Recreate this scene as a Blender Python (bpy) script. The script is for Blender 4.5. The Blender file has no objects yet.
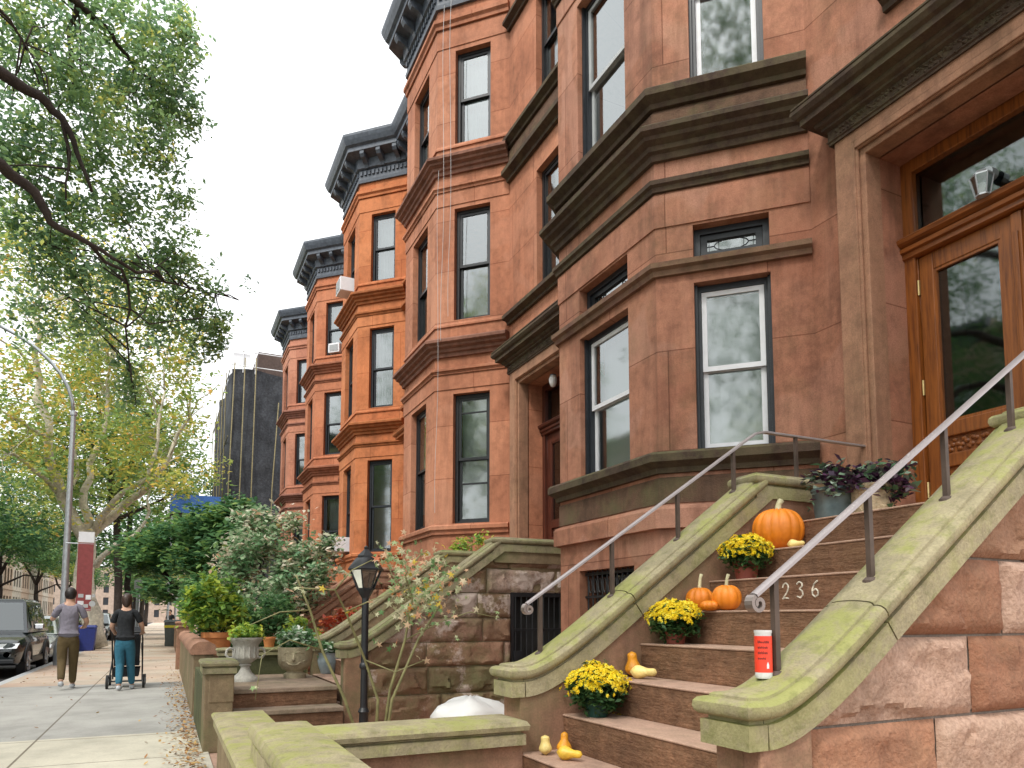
import bpy, bmesh, math, random
import numpy as np
from mathutils import Vector, Matrix, noise as mnoise
R = math.radians
random.seed(7)
rng = np.random.default_rng(11)
S = bpy.context.scene
COL = S.collection

# ------------------------------------------------------------------ camera
F_PX, CX, CY, EYE, HORIZON, VANISH = 720.0, 512.0, 558.0, 1.28, 618.0, 165.0
pitch = math.atan((HORIZON - CY) / F_PX)
yaw = math.atan((CX - VANISH) / math.hypot(F_PX, HORIZON - CY))
cam = bpy.data.cameras.new('camera')
cam.sensor_width = 36; cam.lens = F_PX / 1024 * 36
cam.shift_y = (CY - 384) / 1024
cam.clip_start = .05; cam.clip_end = 3000
camo = bpy.data.objects.new('camera', cam); COL.objects.link(camo)
camo.location = (0, 0, EYE); camo.rotation_euler = (math.pi/2 + pitch, 0, -yaw)
S.camera = camo
_f = Vector((math.sin(yaw)*math.cos(pitch), math.cos(yaw)*math.cos(pitch), math.sin(pitch)))
_r = Vector((math.cos(yaw), -math.sin(yaw), 0)); _u = _r.cross(_f)
def ray(x, y): return _f + _r*((x-CX)/F_PX) + _u*((CY-y)/F_PX)
def at(x, y, Y):
    d = ray(x, y); return Vector((0, 0, EYE)) + d*(Y/d.y)
def atX(x, y, X):
    d = ray(x, y); return Vector((0, 0, EYE)) + d*(X/d.x)
def atZ(x, y, Z):
    d = ray(x, y); return Vector((0, 0, EYE)) + d*((Z-EYE)/d.z)

# ------------------------------------------------------------------ scene graph helpers
def tag(o, label=None, cat=None, group=None, kind=None):
    if label: o['label'] = label
    if cat: o['category'] = cat
    if group: o['group'] = group
    if kind: o['kind'] = kind
    return o
def thing(name, loc, label, cat, group=None):
    o = bpy.data.objects.new(name, None); o.empty_display_size = .2
    COL.objects.link(o); o.location = loc
    return tag(o, label, cat, group)
def wloc(o):
    v = Vector((0, 0, 0))
    while o is not None:
        v += o.location; o = o.parent
    return v
def copy_tree(o, parent=None):
    c = o.copy(); COL.objects.link(c); c.parent = parent
    for ch in [x for x in bpy.data.objects if x.parent == o]: copy_tree(ch, c)
    return c

class MB:
    """collects geometry given in world coordinates, builds one mesh object"""
    def __init__(s): s.v = []; s.f = []; s.t = []; s.m = []; s.tone = .5; s.mi = 0
    def face(s, pts):
        n = len(s.v); s.v += [tuple(p) for p in pts]; s.f.append(tuple(range(n, n+len(pts)))); s.t.append(s.tone); s.m.append(s.mi)
    def mesh(s, verts, faces):
        n = len(s.v); s.v += [tuple(p) for p in verts]
        for f in faces:
            s.f.append(tuple(i+n for i in f)); s.t.append(s.tone); s.m.append(s.mi)
    def box(s, x0, x1, y0, y1, z0, z1):
        p = [(x0,y0,z0),(x1,y0,z0),(x1,y1,z0),(x0,y1,z0),(x0,y0,z1),(x1,y0,z1),(x1,y1,z1),(x0,y1,z1)]
        s.mesh(p, [(3,2,1,0),(4,5,6,7),(0,1,5,4),(1,2,6,5),(2,3,7,6),(3,0,4,7)])
    def taper(s, c0, h0, c1, h1):
        """frustum between two axis-aligned rectangles: centre, half sizes"""
        p = []
        for c, h in ((c0, h0), (c1, h1)):
            for sx, sy in ((-1,-1),(1,-1),(1,1),(-1,1)): p.append((c[0]+sx*h[0], c[1]+sy*h[1], c[2]))
        s.mesh(p, [(3,2,1,0),(4,5,6,7),(0,1,5,4),(1,2,6,5),(2,3,7,6),(3,0,4,7)])
    def fbox(s, F, u0, u1, z0, z1, d0, d1):
        p = [F.P(u,z,d) for d in (d0,d1) for (u,z) in ((u0,z0),(u1,z0),(u1,z1),(u0,z1))]
        s.mesh(p, [(0,1,2,3),(7,6,5,4),(0,4,5,1),(1,5,6,2),(2,6,7,3),(3,7,4,0)])
    def fquad(s, F, u0, u1, z0, z1, d):
        s.face([F.P(u0,z0,d), F.P(u0,z1,d), F.P(u1,z1,d), F.P(u1,z0,d)])
    def tube(s, pts, rad, n=8, cap=True, squash=None):
        pts = [Vector(p) for p in pts]
        if not isinstance(rad, (list, tuple)): rad = [rad]*len(pts)
        base = len(s.v); up = None
        for i, p in enumerate(pts):
            t = (pts[min(i+1, len(pts)-1)] - pts[max(i-1, 0)]).normalized()
            if up is None:
                up = Vector((0,0,1)) if abs(t.z) < .9 else Vector((1,0,0))
            a = t.cross(up)
            if a.length < 1e-5: a = t.orthogonal()
            a.normalize(); b = a.cross(t).normalized(); up = b
            for k in range(n):
                an = 2*math.pi*k/n
                q = a*math.cos(an)*rad[i] + b*math.sin(an)*rad[i]*(squash or 1)
                s.v.append(tuple(p+q))
        for i in range(len(pts)-1):
            for k in range(n):
                k2 = (k+1) % n
                s.f.append((base+i*n+k, base+i*n+k2, base+(i+1)*n+k2, base+(i+1)*n+k)); s.t.append(s.tone); s.m.append(s.mi)
        if cap:
            s.f.append(tuple(base+k for k in reversed(range(n)))); s.t.append(s.tone); s.m.append(s.mi)
            e = base+(len(pts)-1)*n
            s.f.append(tuple(e+k for k in range(n))); s.t.append(s.tone); s.m.append(s.mi)
    def lathe(s, c, prof, n=24, rib=0, ribs=10, sx=1, sy=1, cap=True):
        base = len(s.v); c = Vector(c)
        for r, z in prof:
            for k in range(n):
                a = 2*math.pi*k/n
                rr = r*(1 - rib*abs(math.sin(ribs*a/2+.0))**.0 * (0 if rib == 0 else (1-abs(math.sin(ribs*a/2)))**2))
                s.v.append((c.x+rr*math.cos(a)*sx, c.y+rr*math.sin(a)*sy, c.z+z))
        for i in range(len(prof)-1):
            for k in range(n):
                k2 = (k+1) % n
                s.f.append((base+i*n+k, base+i*n+k2, base+(i+1)*n+k2, base+(i+1)*n+k)); s.t.append(s.tone); s.m.append(s.mi)
        if cap:
            for i, rev in ((0, True), (len(prof)-1, False)):
                ids = [base+i*n+k for k in range(n)]
                s.f.append(tuple(reversed(ids)) if rev else tuple(ids)); s.t.append(s.tone); s.m.append(s.mi)
    def sweep(s, path, prof, caps=True):
        """plan path [(x,y)], profile [(d,z)]; d grows to the left of the path"""
        P = [Vector((p[0], p[1])) for p in path]; m = len(prof); base = len(s.v)
        for i, p in enumerate(P):
            d0 = (P[i]-P[i-1]).normalized() if i > 0 else None
            d1 = (P[i+1]-P[i]).normalized() if i < len(P)-1 else None
            n0 = Vector((-d0.y, d0.x)) if d0 else None; n1 = Vector((-d1.y, d1.x)) if d1 else None
            if n0 is None: mit = n1
            elif n1 is None: mit = n0
            else:
                mit = (n0+n1).normalized(); mit = mit / max(.3, mit.dot(n0))
            for d, z in prof: s.v.append((p.x+mit.x*d, p.y+mit.y*d, z))
        for i in range(len(P)-1):
            for k in range(m-1):
                s.f.append((base+i*m+k, base+i*m+k+1, base+(i+1)*m+k+1, base+(i+1)*m+k)); s.t.append(s.tone); s.m.append(s.mi)
        if caps:
            for i in (0, len(P)-1):
                s.f.append(tuple(base+i*m+k for k in range(m))); s.t.append(s.tone); s.m.append(s.mi)
    def sweepxz(s, path, prof, y0):
        """path [(x,z)] in a plane Y=y0, profile [(dy,t)], t along the path's upward normal"""
        P = [Vector(p) for p in path]; m = len(prof); base = len(s.v)
        for i, p in enumerate(P):
            t = (P[min(i+1,len(P)-1)]-P[max(i-1,0)]).normalized(); nn = Vector((-t.y, t.x))
            for dy, h in prof: s.v.append((p.x+nn.x*h, y0+dy, p.y+nn.y*h))
        for i in range(len(P)-1):
            for k in range(m):
                k2 = (k+1) % m
                s.f.append((base+i*m+k, base+i*m+k2, base+(i+1)*m+k2, base+(i+1)*m+k)); s.t.append(s.tone); s.m.append(s.mi)
        for i in (0, len(P)-1):
            s.f.append(tuple(base+i*m+k for k in range(m))); s.t.append(s.tone); s.m.append(s.mi)
    def build(s, name, mat, parent=None, smooth=False, bevel=0, kind=None, loc=None, label=None, recalc=True):
        me = bpy.data.meshes.new(name)
        off = wloc(parent) if parent is not None else (Vector(loc) if loc is not None else Vector((0,0,0)))
        me.from_pydata([(v[0]-off.x, v[1]-off.y, v[2]-off.z) for v in s.v], [], s.f)
        at_ = me.attributes.new('tone', 'FLOAT', 'FACE')
        if len(me.polygons) == len(s.t): at_.data.foreach_set('value', np.array(s.t, dtype=np.float32))
        if isinstance(mat, (list, tuple)):
            for mm in mat: me.materials.append(mm)
            me.polygons.foreach_set('material_index', np.array(s.m, dtype=np.int32))
        else: me.materials.append(mat)
        if recalc:
            bm = bmesh.new(); bm.from_mesh(me)
            bmesh.ops.remove_doubles(bm, verts=bm.verts, dist=1e-5)
            bmesh.ops.recalc_face_normals(bm, faces=bm.faces); bm.to_mesh(me); bm.free()
        if smooth:
            me.polygons.foreach_set('use_smooth', np.ones(len(me.polygons), dtype=bool))
            if smooth is not True: me.set_sharp_from_angle(angle=R(smooth))
        me.update()
        o = bpy.data.objects.new(name, me); COL.objects.link(o)
        if parent is not None: o.parent = parent
        elif loc is not None: o.location = loc
        if bevel:
            b = o.modifiers.new('edge', 'BEVEL'); b.width = bevel; b.segments = 2; b.limit_method = 'ANGLE'; b.angle_limit = R(40)
        if kind: o['kind'] = kind
        if label: o['label'] = label
        return o

class Fr:
    """a vertical face: origin (x,y), direction u along it, outward normal n (left of u)"""
    def __init__(s, p0, p1):
        s.o = Vector((p0[0], p0[1])); e = Vector((p1[0], p1[1])) - s.o
        s.L = e.length; s.u = e.normalized(); s.n = Vector((-s.u.y, s.u.x))
    def P(s, u, z, d=0):
        q = s.o + s.u*u + s.n*d; return (q.x, q.y, z)

def leaves(name, mat, blobs, n_clusters, per, size, spread, parent, tone=(.1,.9), flat=.5, shell=.45, droop=0, seed=0, drop=None):
    """many leaf-sized faces gathered in sprays through a list of ellipsoids (x,y,z,rx,ry,rz,weight)"""
    g = np.random.default_rng(seed+101)
    B = np.array(blobs, dtype=float); w = B[:,6]/B[:,6].sum()
    idx = g.choice(len(B), n_clusters, p=w)
    d = g.normal(size=(n_clusters,3)); d /= np.linalg.norm(d, axis=1)[:,None]
    rad = (shell + (1-shell)*g.random(n_clusters)**.7)
    rad = np.where(g.random(n_clusters) < .3, g.random(n_clusters)**.5, rad)
    cc = B[idx,:3] + d*rad[:,None]*B[idx,3:6]
    ct = g.random(n_clusters)
    axis = g.normal(size=(n_clusters,3)); axis[:,2] -= droop; axis /= np.linalg.norm(axis, axis=1)[:,None]
    N = n_clusters*per
    ci = np.repeat(np.arange(n_clusters), per)
    along = g.uniform(-1, 1, N)
    c = cc[ci] + axis[ci]*along[:,None]*spread*1.3 + g.normal(size=(N,3))*spread*.42*np.array([1,1,.8])
    nrm = g.normal(size=(N,3)); nrm[:,2] = np.abs(nrm[:,2])+flat*2; nrm /= np.linalg.norm(nrm, axis=1)[:,None]
    a = np.cross(nrm, g.normal(size=(N,3))); a /= np.linalg.norm(a, axis=1)[:,None]
    b = np.cross(nrm, a)
    s = size*(.65+.7*g.random(N))[:,None]
    V = np.empty((N,4,3))
    V[:,0] = c - a*s; V[:,1] = c + b*s*.5 - a*s*.1; V[:,2] = c + a*s - nrm*s*.25; V[:,3] = c - b*s*.5 - a*s*.1
    t = tone[0] + (tone[1]-tone[0])*np.clip(.65*ct[ci] + .35*g.random(N), 0, 1)
    off = wloc(parent) if parent is not None else Vector((0,0,0))
    V = V.reshape(-1,3) - np.array(off)
    me = bpy.data.meshes.new(name)
    me.vertices.add(N*4); me.vertices.foreach_set('co', V.ravel().astype(np.float32))
    me.loops.add(N*4); me.loops.foreach_set('vertex_index', np.arange(N*4, dtype=np.int32))
    me.polygons.add(N); me.polygons.foreach_set('loop_start', np.arange(0, N*4, 4, dtype=np.int32))
    at_ = me.attributes.new('tone', 'FLOAT', 'FACE'); at_.data.foreach_set('value', t.astype(np.float32))
    me.materials.append(mat); me.update(calc_edges=True); me.validate()
    o = bpy.data.objects.new(name, me); COL.objects.link(o)
    if parent is not None: o.parent = parent
    return o

# ------------------------------------------------------------------ materials
def newmat(name):
    m = bpy.data.materials.new(name); m.use_nodes = True
    nt = m.node_tree; b = nt.nodes['Principled BSDF']; return m, nt, b
def nd(nt, typ, **kw):
    n = nt.nodes.new(typ)
    for k, v in kw.items(): setattr(n, k, v)
    return n
def plain(name, col, rough=.6, metal=0, spec=.5, bump=0, bscale=60, var=.12):
    m, nt, b = newmat(name)
    b.inputs['Roughness'].default_value = rough; b.inputs['Metallic'].default_value = metal
    b.inputs['Specular IOR Level'].default_value = spec
    g = nd(nt, 'ShaderNodeNewGeometry'); n = nd(nt, 'ShaderNodeTexNoise'); n.inputs['Scale'].default_value = bscale*.2; n.inputs['Detail'].default_value = 6
    nt.links.new(g.outputs['Position'], n.inputs['Vector'])
    r = nd(nt, 'ShaderNodeValToRGB')
    r.color_ramp.elements[0].position = .3; r.color_ramp.elements[1].position = .7
    r.color_ramp.elements[0].color = (*[c*(1-var) for c in col], 1); r.color_ramp.elements[1].color = (*[min(1, c*(1+var)) for c in col], 1)
    nt.links.new(n.outputs['Fac'], r.inputs['Fac']); nt.links.new(r.outputs['Color'], b.inputs['Base Color'])
    if bump:
        n2 = nd(nt, 'ShaderNodeTexNoise'); n2.inputs['Scale'].default_value = bscale; n2.inputs['Detail'].default_value = 5
        nt.links.new(g.outputs['Position'], n2.inputs['Vector'])
        bp = nd(nt, 'ShaderNodeBump'); bp.inputs['Strength'].default_value = bump; bp.inputs['Distance'].default_value = .02
        nt.links.new(n2.outputs['Fac'], bp.inputs['Height']); nt.links.new(bp.outputs['Normal'], b.inputs['Normal'])
    return m
def ramp(nt, stops, interp='LINEAR'):
    r = nd(nt, 'ShaderNodeValToRGB'); cr = r.color_ramp; cr.interpolation = interp
    cr.elements[0].position = stops[0][0]; cr.elements[0].color = (*stops[0][1], 1)
    cr.elements[1].position = stops[-1][0]; cr.elements[1].color = (*stops[-1][1], 1)
    for p, c in stops[1:-1]:
        e = cr.elements.new(p); e.color = (*c, 1)
    return r
def mixc(nt, fac, a, b, mode='MIX'):
    m = nd(nt, 'ShaderNodeMix', data_type='RGBA', blend_type=mode)
    for sock, val in ((0, fac), (6, a), (7, b)):
        if isinstance(val, (int, float)): m.inputs[sock].default_value = val
        elif isinstance(val, tuple): m.inputs[sock].default_value = (*val, 1)
        else: nt.links.new(val, m.inputs[sock])
    return m.outputs[2]
def noise(nt, vec, scale, detail=5, rough=.55):
    n = nd(nt, 'ShaderNodeTexNoise'); n.inputs['Scale'].default_value = scale; n.inputs['Detail'].default_value = detail; n.inputs['Roughness'].default_value = rough
    nt.links.new(vec, n.inputs['Vector']); return n.outputs['Fac']
def mapr(nt, v, a, b, c=0, d=1):
    m = nd(nt, 'ShaderNodeMapRange'); m.inputs[1].default_value = a; m.inputs[2].default_value = b; m.inputs[3].default_value = c; m.inputs[4].default_value = d
    nt.links.new(v, m.inputs[0]); return m.outputs[0]
def math_(nt, op, a, b=None):
    m = nd(nt, 'ShaderNodeMath', operation=op)
    for i, v in enumerate((a, b)):
        if v is None: continue
        if isinstance(v, (int, float)): m.inputs[i].default_value = v
        else: nt.links.new(v, m.inputs[i])
    return m.outputs[0]

def stone(name, c,  dark=.6, light=1.25, moss=0.0, mosscol=(.20,.22,.07), bump=.35, rough=.88, tone=0.0, toneramp=None, joints=None, stain=.5, streak=0.0, green=0.0, fscale=38, jdark=.3, patch=0, efflor=0, chisel=0):
    m, nt, b = newmat(name)
    geo = nd(nt, 'ShaderNodeNewGeometry'); P = geo.outputs['Position']
    b.inputs['Roughness'].default_value = rough; b.inputs['Specular IOR Level'].default_value = .3
    n1 = noise(nt, P, 1.3, 6); n2 = noise(nt, P, 9, 6, .65); n3 = noise(nt, P, fscale*2.5, 3)
    lo = tuple(x*dark for x in c); hi = tuple(min(1, x*light) for x in c)
    base = ramp(nt, [(.36, lo), (.5, c), (.64, hi)])
    v = math_(nt, 'ADD', math_(nt, 'MULTIPLY', n1, .5), math_(nt, 'MULTIPLY', n2, .5))
    nt.links.new(v, base.inputs['Fac']); colr = base.outputs['Color']
    if patch:
        pw = nd(nt, 'ShaderNodeTexNoise'); pw.inputs['Scale'].default_value = .75; pw.inputs['Detail'].default_value = 2; pw.inputs['Distortion'].default_value = .6; nt.links.new(P, pw.inputs['Vector'])
        colr = mixc(nt, mapr(nt, pw.outputs['Fac'], .53, .555, 0, patch), colr, (c[0]*1.22, c[1]*1.42, c[2]*1.62))
        colr = mixc(nt, mapr(nt, pw.outputs['Fac'], .44, .41, 0, patch*.8), colr, (c[0]*.66, c[1]*.55, c[2]*.52))
    if toneramp:
        a = nd(nt, 'ShaderNodeAttribute', attribute_name='tone'); tr = ramp(nt, toneramp)
        nt.links.new(a.outputs['Fac'], tr.inputs['Fac'])
        colr = mixc(nt, .95, colr, mixc(nt, mapr(nt, n2, .35, .65, .0, .35), tr.outputs['Color'], colr))
    # grain
    colr = mixc(nt, mapr(nt, n3, .40, .68, 0, .38), colr, tuple(x*.45 for x in c))
    # blotchy dark stains
    ns = noise(nt, P, 2.6, 8, .7)
    colr = mixc(nt, mapr(nt, ns, .50, .66, 0, stain), colr, (c[0]*.38, c[1]*.38, c[2]*.40))
    if streak:
        sx = nd(nt, 'ShaderNodeMapping'); sx.inputs['Scale'].default_value = (3.6, 3.6, .42); nt.links.new(P, sx.inputs['Vector'])
        st = noise(nt, sx.outputs['Vector'], 1.0, 8, .68)
        colr = mixc(nt, mapr(nt, st, .50, .66, 0, streak), colr, (c[0]*.36, c[1]*.36, c[2]*.38))
        st2 = noise(nt, sx.outputs['Vector'], 1.9, 6, .65)
        colr = mixc(nt, mapr(nt, st2, .52, .70, 0, streak*.3), colr, (min(1,c[0]*1.5), min(1,c[1]*1.7), min(1,c[2]*1.9)))
    hgt = math_(nt, 'ADD', math_(nt, 'MULTIPLY', n2, .6), math_(nt, 'MULTIPLY', n3, .35))
    if joints:
        w, h = joints
        sep = nd(nt, 'ShaderNodeSeparateXYZ'); nt.links.new(P, sep.inputs[0])
        cmb = nd(nt, 'ShaderNodeCombineXYZ')
        nt.links.new(math_(nt, 'SUBTRACT', sep.outputs[1], math_(nt, 'MULTIPLY', sep.outputs[0], .41)), cmb.inputs[0]); nt.links.new(sep.outputs[2], cmb.inputs[1])
        br = nd(nt, 'ShaderNodeTexBrick'); br.inputs['Scale'].default_value = 1; br.inputs['Brick Width'].default_value = w; br.inputs['Row Height'].default_value = h
        br.inputs['Mortar Size'].default_value = .006; br.inputs['Mortar Smooth'].default_value = .2
        br.inputs['Color1'].default_value = (.35,.35,.35,1); br.inputs['Color2'].default_value = (.65,.65,.65,1)
        nt.links.new(cmb.outputs[0], br.inputs['Vector'])
        colr = mixc(nt, .6, colr, br.outputs['Color'], 'SOFT_LIGHT')
        colr = mixc(nt, math_(nt, 'MULTIPLY', br.outputs['Fac'], jdark*1.6), colr, (c[0]*.3, c[1]*.3, c[2]*.3))
        hgt = math_(nt, 'SUBTRACT', hgt, math_(nt, 'MULTIPLY', br.outputs['Fac'], .5))
    if green:
        ng = noise(nt, P, 1.7, 7, .68)
        colr = mixc(nt, mapr(nt, ng, .47, .66, 0, green), colr, (.13, .14, .06))
    if efflor:
        ne = noise(nt, P, 2.1, 8, .72)
        colr = mixc(nt, mapr(nt, ne, .53, .60, 0, efflor), colr, (.60,.50,.45))
    if chisel:
        cm = nd(nt, 'ShaderNodeMapping'); cm.inputs['Scale'].default_value = (5,5,26); nt.links.new(P, cm.inputs['Vector'])
        nc = noise(nt, cm.outputs['Vector'], 1.0, 5, .65); hgt = math_(nt, 'ADD', hgt, math_(nt, 'MULTIPLY', nc, chisel))
        colr = mixc(nt, mapr(nt, nc, .36, .5, .35, 0), colr, (c[0]*.45, c[1]*.45, c[2]*.45))
    if moss:
        sepn = nd(nt, 'ShaderNodeSeparateXYZ'); nt.links.new(geo.outputs['Normal'], sepn.inputs[0])
        nm = math_(nt, 'ADD', math_(nt, 'MULTIPLY', noise(nt, P, 1.9, 10, .72), .65), math_(nt, 'MULTIPLY', noise(nt, P, 9.0, 6, .7), .35))
        up = mapr(nt, sepn.outputs[2], -.2, .75, .35, 1)
        f = math_(nt, 'MULTIPLY', math_(nt, 'MULTIPLY', up, mapr(nt, nm, .465, .55, .0, 1)), moss)
        colr = mixc(nt, f, colr, mosscol)
        nb = noise(nt, P, 13.0, 6, .7)
        colr = mixc(nt, mapr(nt, nb, .52, .66, 0, moss*.55), colr, tuple(x*.45 for x in mosscol))
    nt.links.new(colr, b.inputs['Base Color'])
    bp = nd(nt, 'ShaderNodeBump'); bp.inputs['Strength'].default_value = bump; bp.inputs['Distance'].default_value = .025
    nt.links.new(hgt, bp.inputs['Height']); nt.links.new(bp.outputs['Normal'], b.inputs['Normal'])
    return m
def leafmat(name, stops, trans=.35, rough=.55):
    m = bpy.data.materials.new(name); m.use_nodes = True; nt = m.node_tree; nt.nodes.clear()
    out = nd(nt, 'ShaderNodeOutputMaterial')
    a = nd(nt, 'ShaderNodeAttribute', attribute_name='tone'); r = ramp(nt, stops)
    nt.links.new(a.outputs['Fac'], r.inputs['Fac'])
    d = nd(nt, 'ShaderNodeBsdfPrincipled'); d.inputs['Roughness'].default_value = rough; d.inputs['Specular IOR Level'].default_value = .35
    t = nd(nt, 'ShaderNodeBsdfTranslucent'); mx = nd(nt, 'ShaderNodeMixShader'); mx.inputs[0].default_value = trans
    nt.links.new(r.outputs['Color'], d.inputs['Base Color']); nt.links.new(r.outputs['Color'], t.inputs['Color'])
    nt.links.new(d.outputs[0], mx.inputs[1]); nt.links.new(t.outputs[0], mx.inputs[2]); nt.links.new(mx.outputs[0], out.inputs[0])
    return m
def glass(name, base=.2, tint=(.75,.8,.8), wav=.04, rough=.015, refl=(.95,1,1)):
    m = bpy.data.materials.new(name); m.use_nodes = True; nt = m.node_tree; nt.nodes.clear()
    out = nd(nt, 'ShaderNodeOutputMaterial'); geo = nd(nt, 'ShaderNodeNewGeometry')
    n = noise(nt, geo.outputs['Position'], 2.2, 2, .4)
    bp = nd(nt, 'ShaderNodeBump'); bp.inputs['Strength'].default_value = wav; bp.inputs['Distance'].default_value = .1; nt.links.new(n, bp.inputs['Height'])
    fr = nd(nt, 'ShaderNodeFresnel'); fr.inputs[0].default_value = 1.5; nt.links.new(bp.outputs['Normal'], fr.inputs['Normal'])
    f = mapr(nt, fr.outputs[0], .04, 1, base, 1)
    tr = nd(nt, 'ShaderNodeBsdfTransparent'); tr.inputs[0].default_value = (*tint, 1)
    gl = nd(nt, 'ShaderNodeBsdfGlossy'); gl.inputs['Roughness'].default_value = rough; gl.inputs[0].default_value = (*refl, 1); nt.links.new(bp.outputs['Normal'], gl.inputs['Normal'])
    mx = nd(nt, 'ShaderNodeMixShader'); nt.links.new(f, mx.inputs[0]); nt.links.new(tr.outputs[0], mx.inputs[1]); nt.links.new(gl.outputs[0], mx.inputs[2])
    nt.links.new(mx.outputs[0], out.inputs[0]); return m
def wood(name, c, c2, scale=1.0, axis=2, rough=.45):
    m, nt, b = newmat(name); b.inputs['Roughness'].default_value = rough
    geo = nd(nt, 'ShaderNodeNewGeometry'); mp = nd(nt, 'ShaderNodeMapping')
    sc = [26*scale]*3; sc[axis] = 1.6*scale; mp.inputs['Scale'].default_value = sc
    nt.links.new(geo.outputs['Position'], mp.inputs['Vector'])
    n = noise(nt, mp.outputs['Vector'], 1.6, 8, .65); r = ramp(nt, [(.32, c2), (.52, c), (.72, tuple(min(1,x*1.25) for x in c))])
    nt.links.new(n, r.inputs['Fac'])
    n2 = noise(nt, geo.outputs['Position'], 3.0, 4)
    nt.links.new(mixc(nt, mapr(nt, n2, .5, .75, 0, .45), r.outputs['Color'], c2), b.inputs['Base Color'])
    bp = nd(nt, 'ShaderNodeBump'); bp.inputs['Strength'].default_value = .12; bp.inputs['Distance'].default_value = .01
    nt.links.new(n, bp.inputs['Height']); nt.links.new(bp.outputs['Normal'], b.inputs['Normal']); return m

M = {}
BROWN = (.37,.185,.125)
M['h1'] = stone('brownstone pinkish', (.41,.185,.115), streak=.55, joints=(1.75,.93), stain=.6, green=.16, bump=.22, jdark=.14, patch=.5)
M['h2'] = stone('brownstone salmon', (.45,.19,.108), streak=.4, patch=.3, joints=(1.5,.9), stain=.22, bump=.15, jdark=.12)
M['h3'] = stone('brownstone orange', (.50,.175,.07), streak=.3, patch=.25, joints=(1.5,.9), stain=.15, bump=.12, jdark=.08)
M['h4'] = stone('brownstone burnt orange', (.47,.175,.088), streak=.3, patch=.3, joints=(1.5,.9), stain=.2, bump=.12, jdark=.1)
M['h5'] = stone('brownstone rose', (.44,.185,.115), streak=.3, patch=.3, joints=(1.5,.9), stain=.2, bump=.12, jdark=.1)
M['h1ledge'] = stone('mossy brownstone ledge', (.085,.055,.038), moss=.55, mosscol=(.13,.125,.055), stain=.7, streak=.5, bump=.5)
M['h1panel'] = stone('stained brownstone panel', (.155,.09,.058), stain=.8, streak=.55, green=.55, bump=.8)
M['h1case'] = stone('weathered doorcase stone', (.36,.19,.118), streak=.5, stain=.5, green=.14, bump=.25)
M['h2ledge'] = stone('sooty salmon ledge', (.24,.115,.08), stain=.6, streak=.5, bump=.2)
M['h3ledge'] = stone('sooty orange ledge', (.38,.13,.045), stain=.55, streak=.45, bump=.2)
M['h4ledge'] = stone('sooty burnt ledge', (.32,.125,.07), stain=.5, streak=.4, bump=.2)
M['h5ledge'] = stone('sooty rose ledge', (.28,.125,.09), stain=.5, streak=.4, bump=.2)
M['rough'] = stone('rough brownstone', (.33,.165,.105), stain=.55, streak=.2, green=.3, bump=.9)
M['coping'] = stone('mossy coping', (.38,.33,.205), moss=.78, mosscol=(.285,.30,.085), stain=.42, streak=.25, bump=.4, light=1.35, dark=.68)
M['coping2'] = stone('dark mossy coping', (.31,.27,.17), moss=.8, mosscol=(.20,.22,.085), stain=.5, streak=.3, bump=.4)
M['copingbrown'] = stone('worn brown coping', (.34,.185,.12), stain=.4, streak=.2, bump=.3)
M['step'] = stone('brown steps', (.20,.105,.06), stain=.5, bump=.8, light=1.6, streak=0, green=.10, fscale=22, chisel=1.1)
M['tread'] = stone('sky lit pinkish treads', (.48,.315,.235), stain=.35, bump=.3, light=1.2, green=.22)  # paler than the step stone: sky light on the tops put into the colour
M['cheek'] = stone('cheek wall smooth', (.33,.185,.12), stain=.45, streak=.4, green=.5, bump=.35)
M['block'] = stone('rock faced blocks', (.34,.19,.12), stain=.5, bump=.9, rough=.92, fscale=22, green=.12,
    toneramp=[(0,(.24,.11,.065)),(.25,(.44,.20,.115)),(.45,(.33,.19,.12)),(.6,(.58,.40,.31)),(.8,(.40,.235,.16)),(1,(.60,.44,.35))])
M['blockgreen'] = stone('mossy rock faced blocks', (.24,.14,.085), stain=.45, bump=1, rough=.92, fscale=22, green=.65, efflor=.6,
    toneramp=[(0,(.15,.10,.06)),(.4,(.22,.13,.08)),(.7,(.28,.155,.10)),(.88,(.24,.135,.09)),(1,(.56,.46,.40))])
M['mortar'] = stone('pale mortar', (.24,.19,.155), stain=.3, bump=.5)
M['lowwall'] = stone('green stained wall', (.25,.185,.11), stain=.6, streak=.5, green=.8, bump=.5)
M['cornice'] = plain('slate blue painted cornice', (.07,.085,.108), .5, bump=.15, var=.3)
M['black'] = plain('black paint', (.015,.017,.02), .4, var=.3)
M['frame'] = plain('blue black window frame', (.016,.02,.026), .45, var=.25)
M['white'] = plain('white paint', (.70,.71,.74), .45, var=.05)
M['grey'] = plain('grey paint', (.42,.44,.45), .5, var=.08)
M['blind'] = plain('white blind', (.46,.50,.48), .8, var=.04, bscale=8)
M['curtain'] = plain('grey curtain', (.36,.39,.38), .9, var=.25, bscale=14)
M['dark'] = plain('dark room', (.03,.03,.03), .9)  # near black colour stands in for the shade of unlit interiors
M['glass'] = glass('window glass', .23, (.78,.83,.83), wav=.007, rough=.055)
M['glassdark'] = glass('dark window glass', .26, (.6,.65,.65), wav=.007, rough=.05)
M['doorglass'] = glass('door glass', .12, (.4,.45,.45), wav=.008, rough=.035)
M['wood'] = wood('orange oak door', (.25,.078,.013), (.11,.03,.006))
M['woodh'] = wood('orange oak door rails', (.23,.068,.011), (.10,.026,.005), axis=1)
M['wooddark'] = wood('dark mahogany', (.085,.022,.012), (.03,.009,.006))
M['brass'] = plain('brass', (.62,.47,.22), .3, 1, var=.15)
M['iron'] = plain('black wrought iron', (.012,.013,.015), .45, var=.3)
M['rail'] = plain('worn brown railing', (.30,.25,.23), .30, .55, var=.2)
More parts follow.
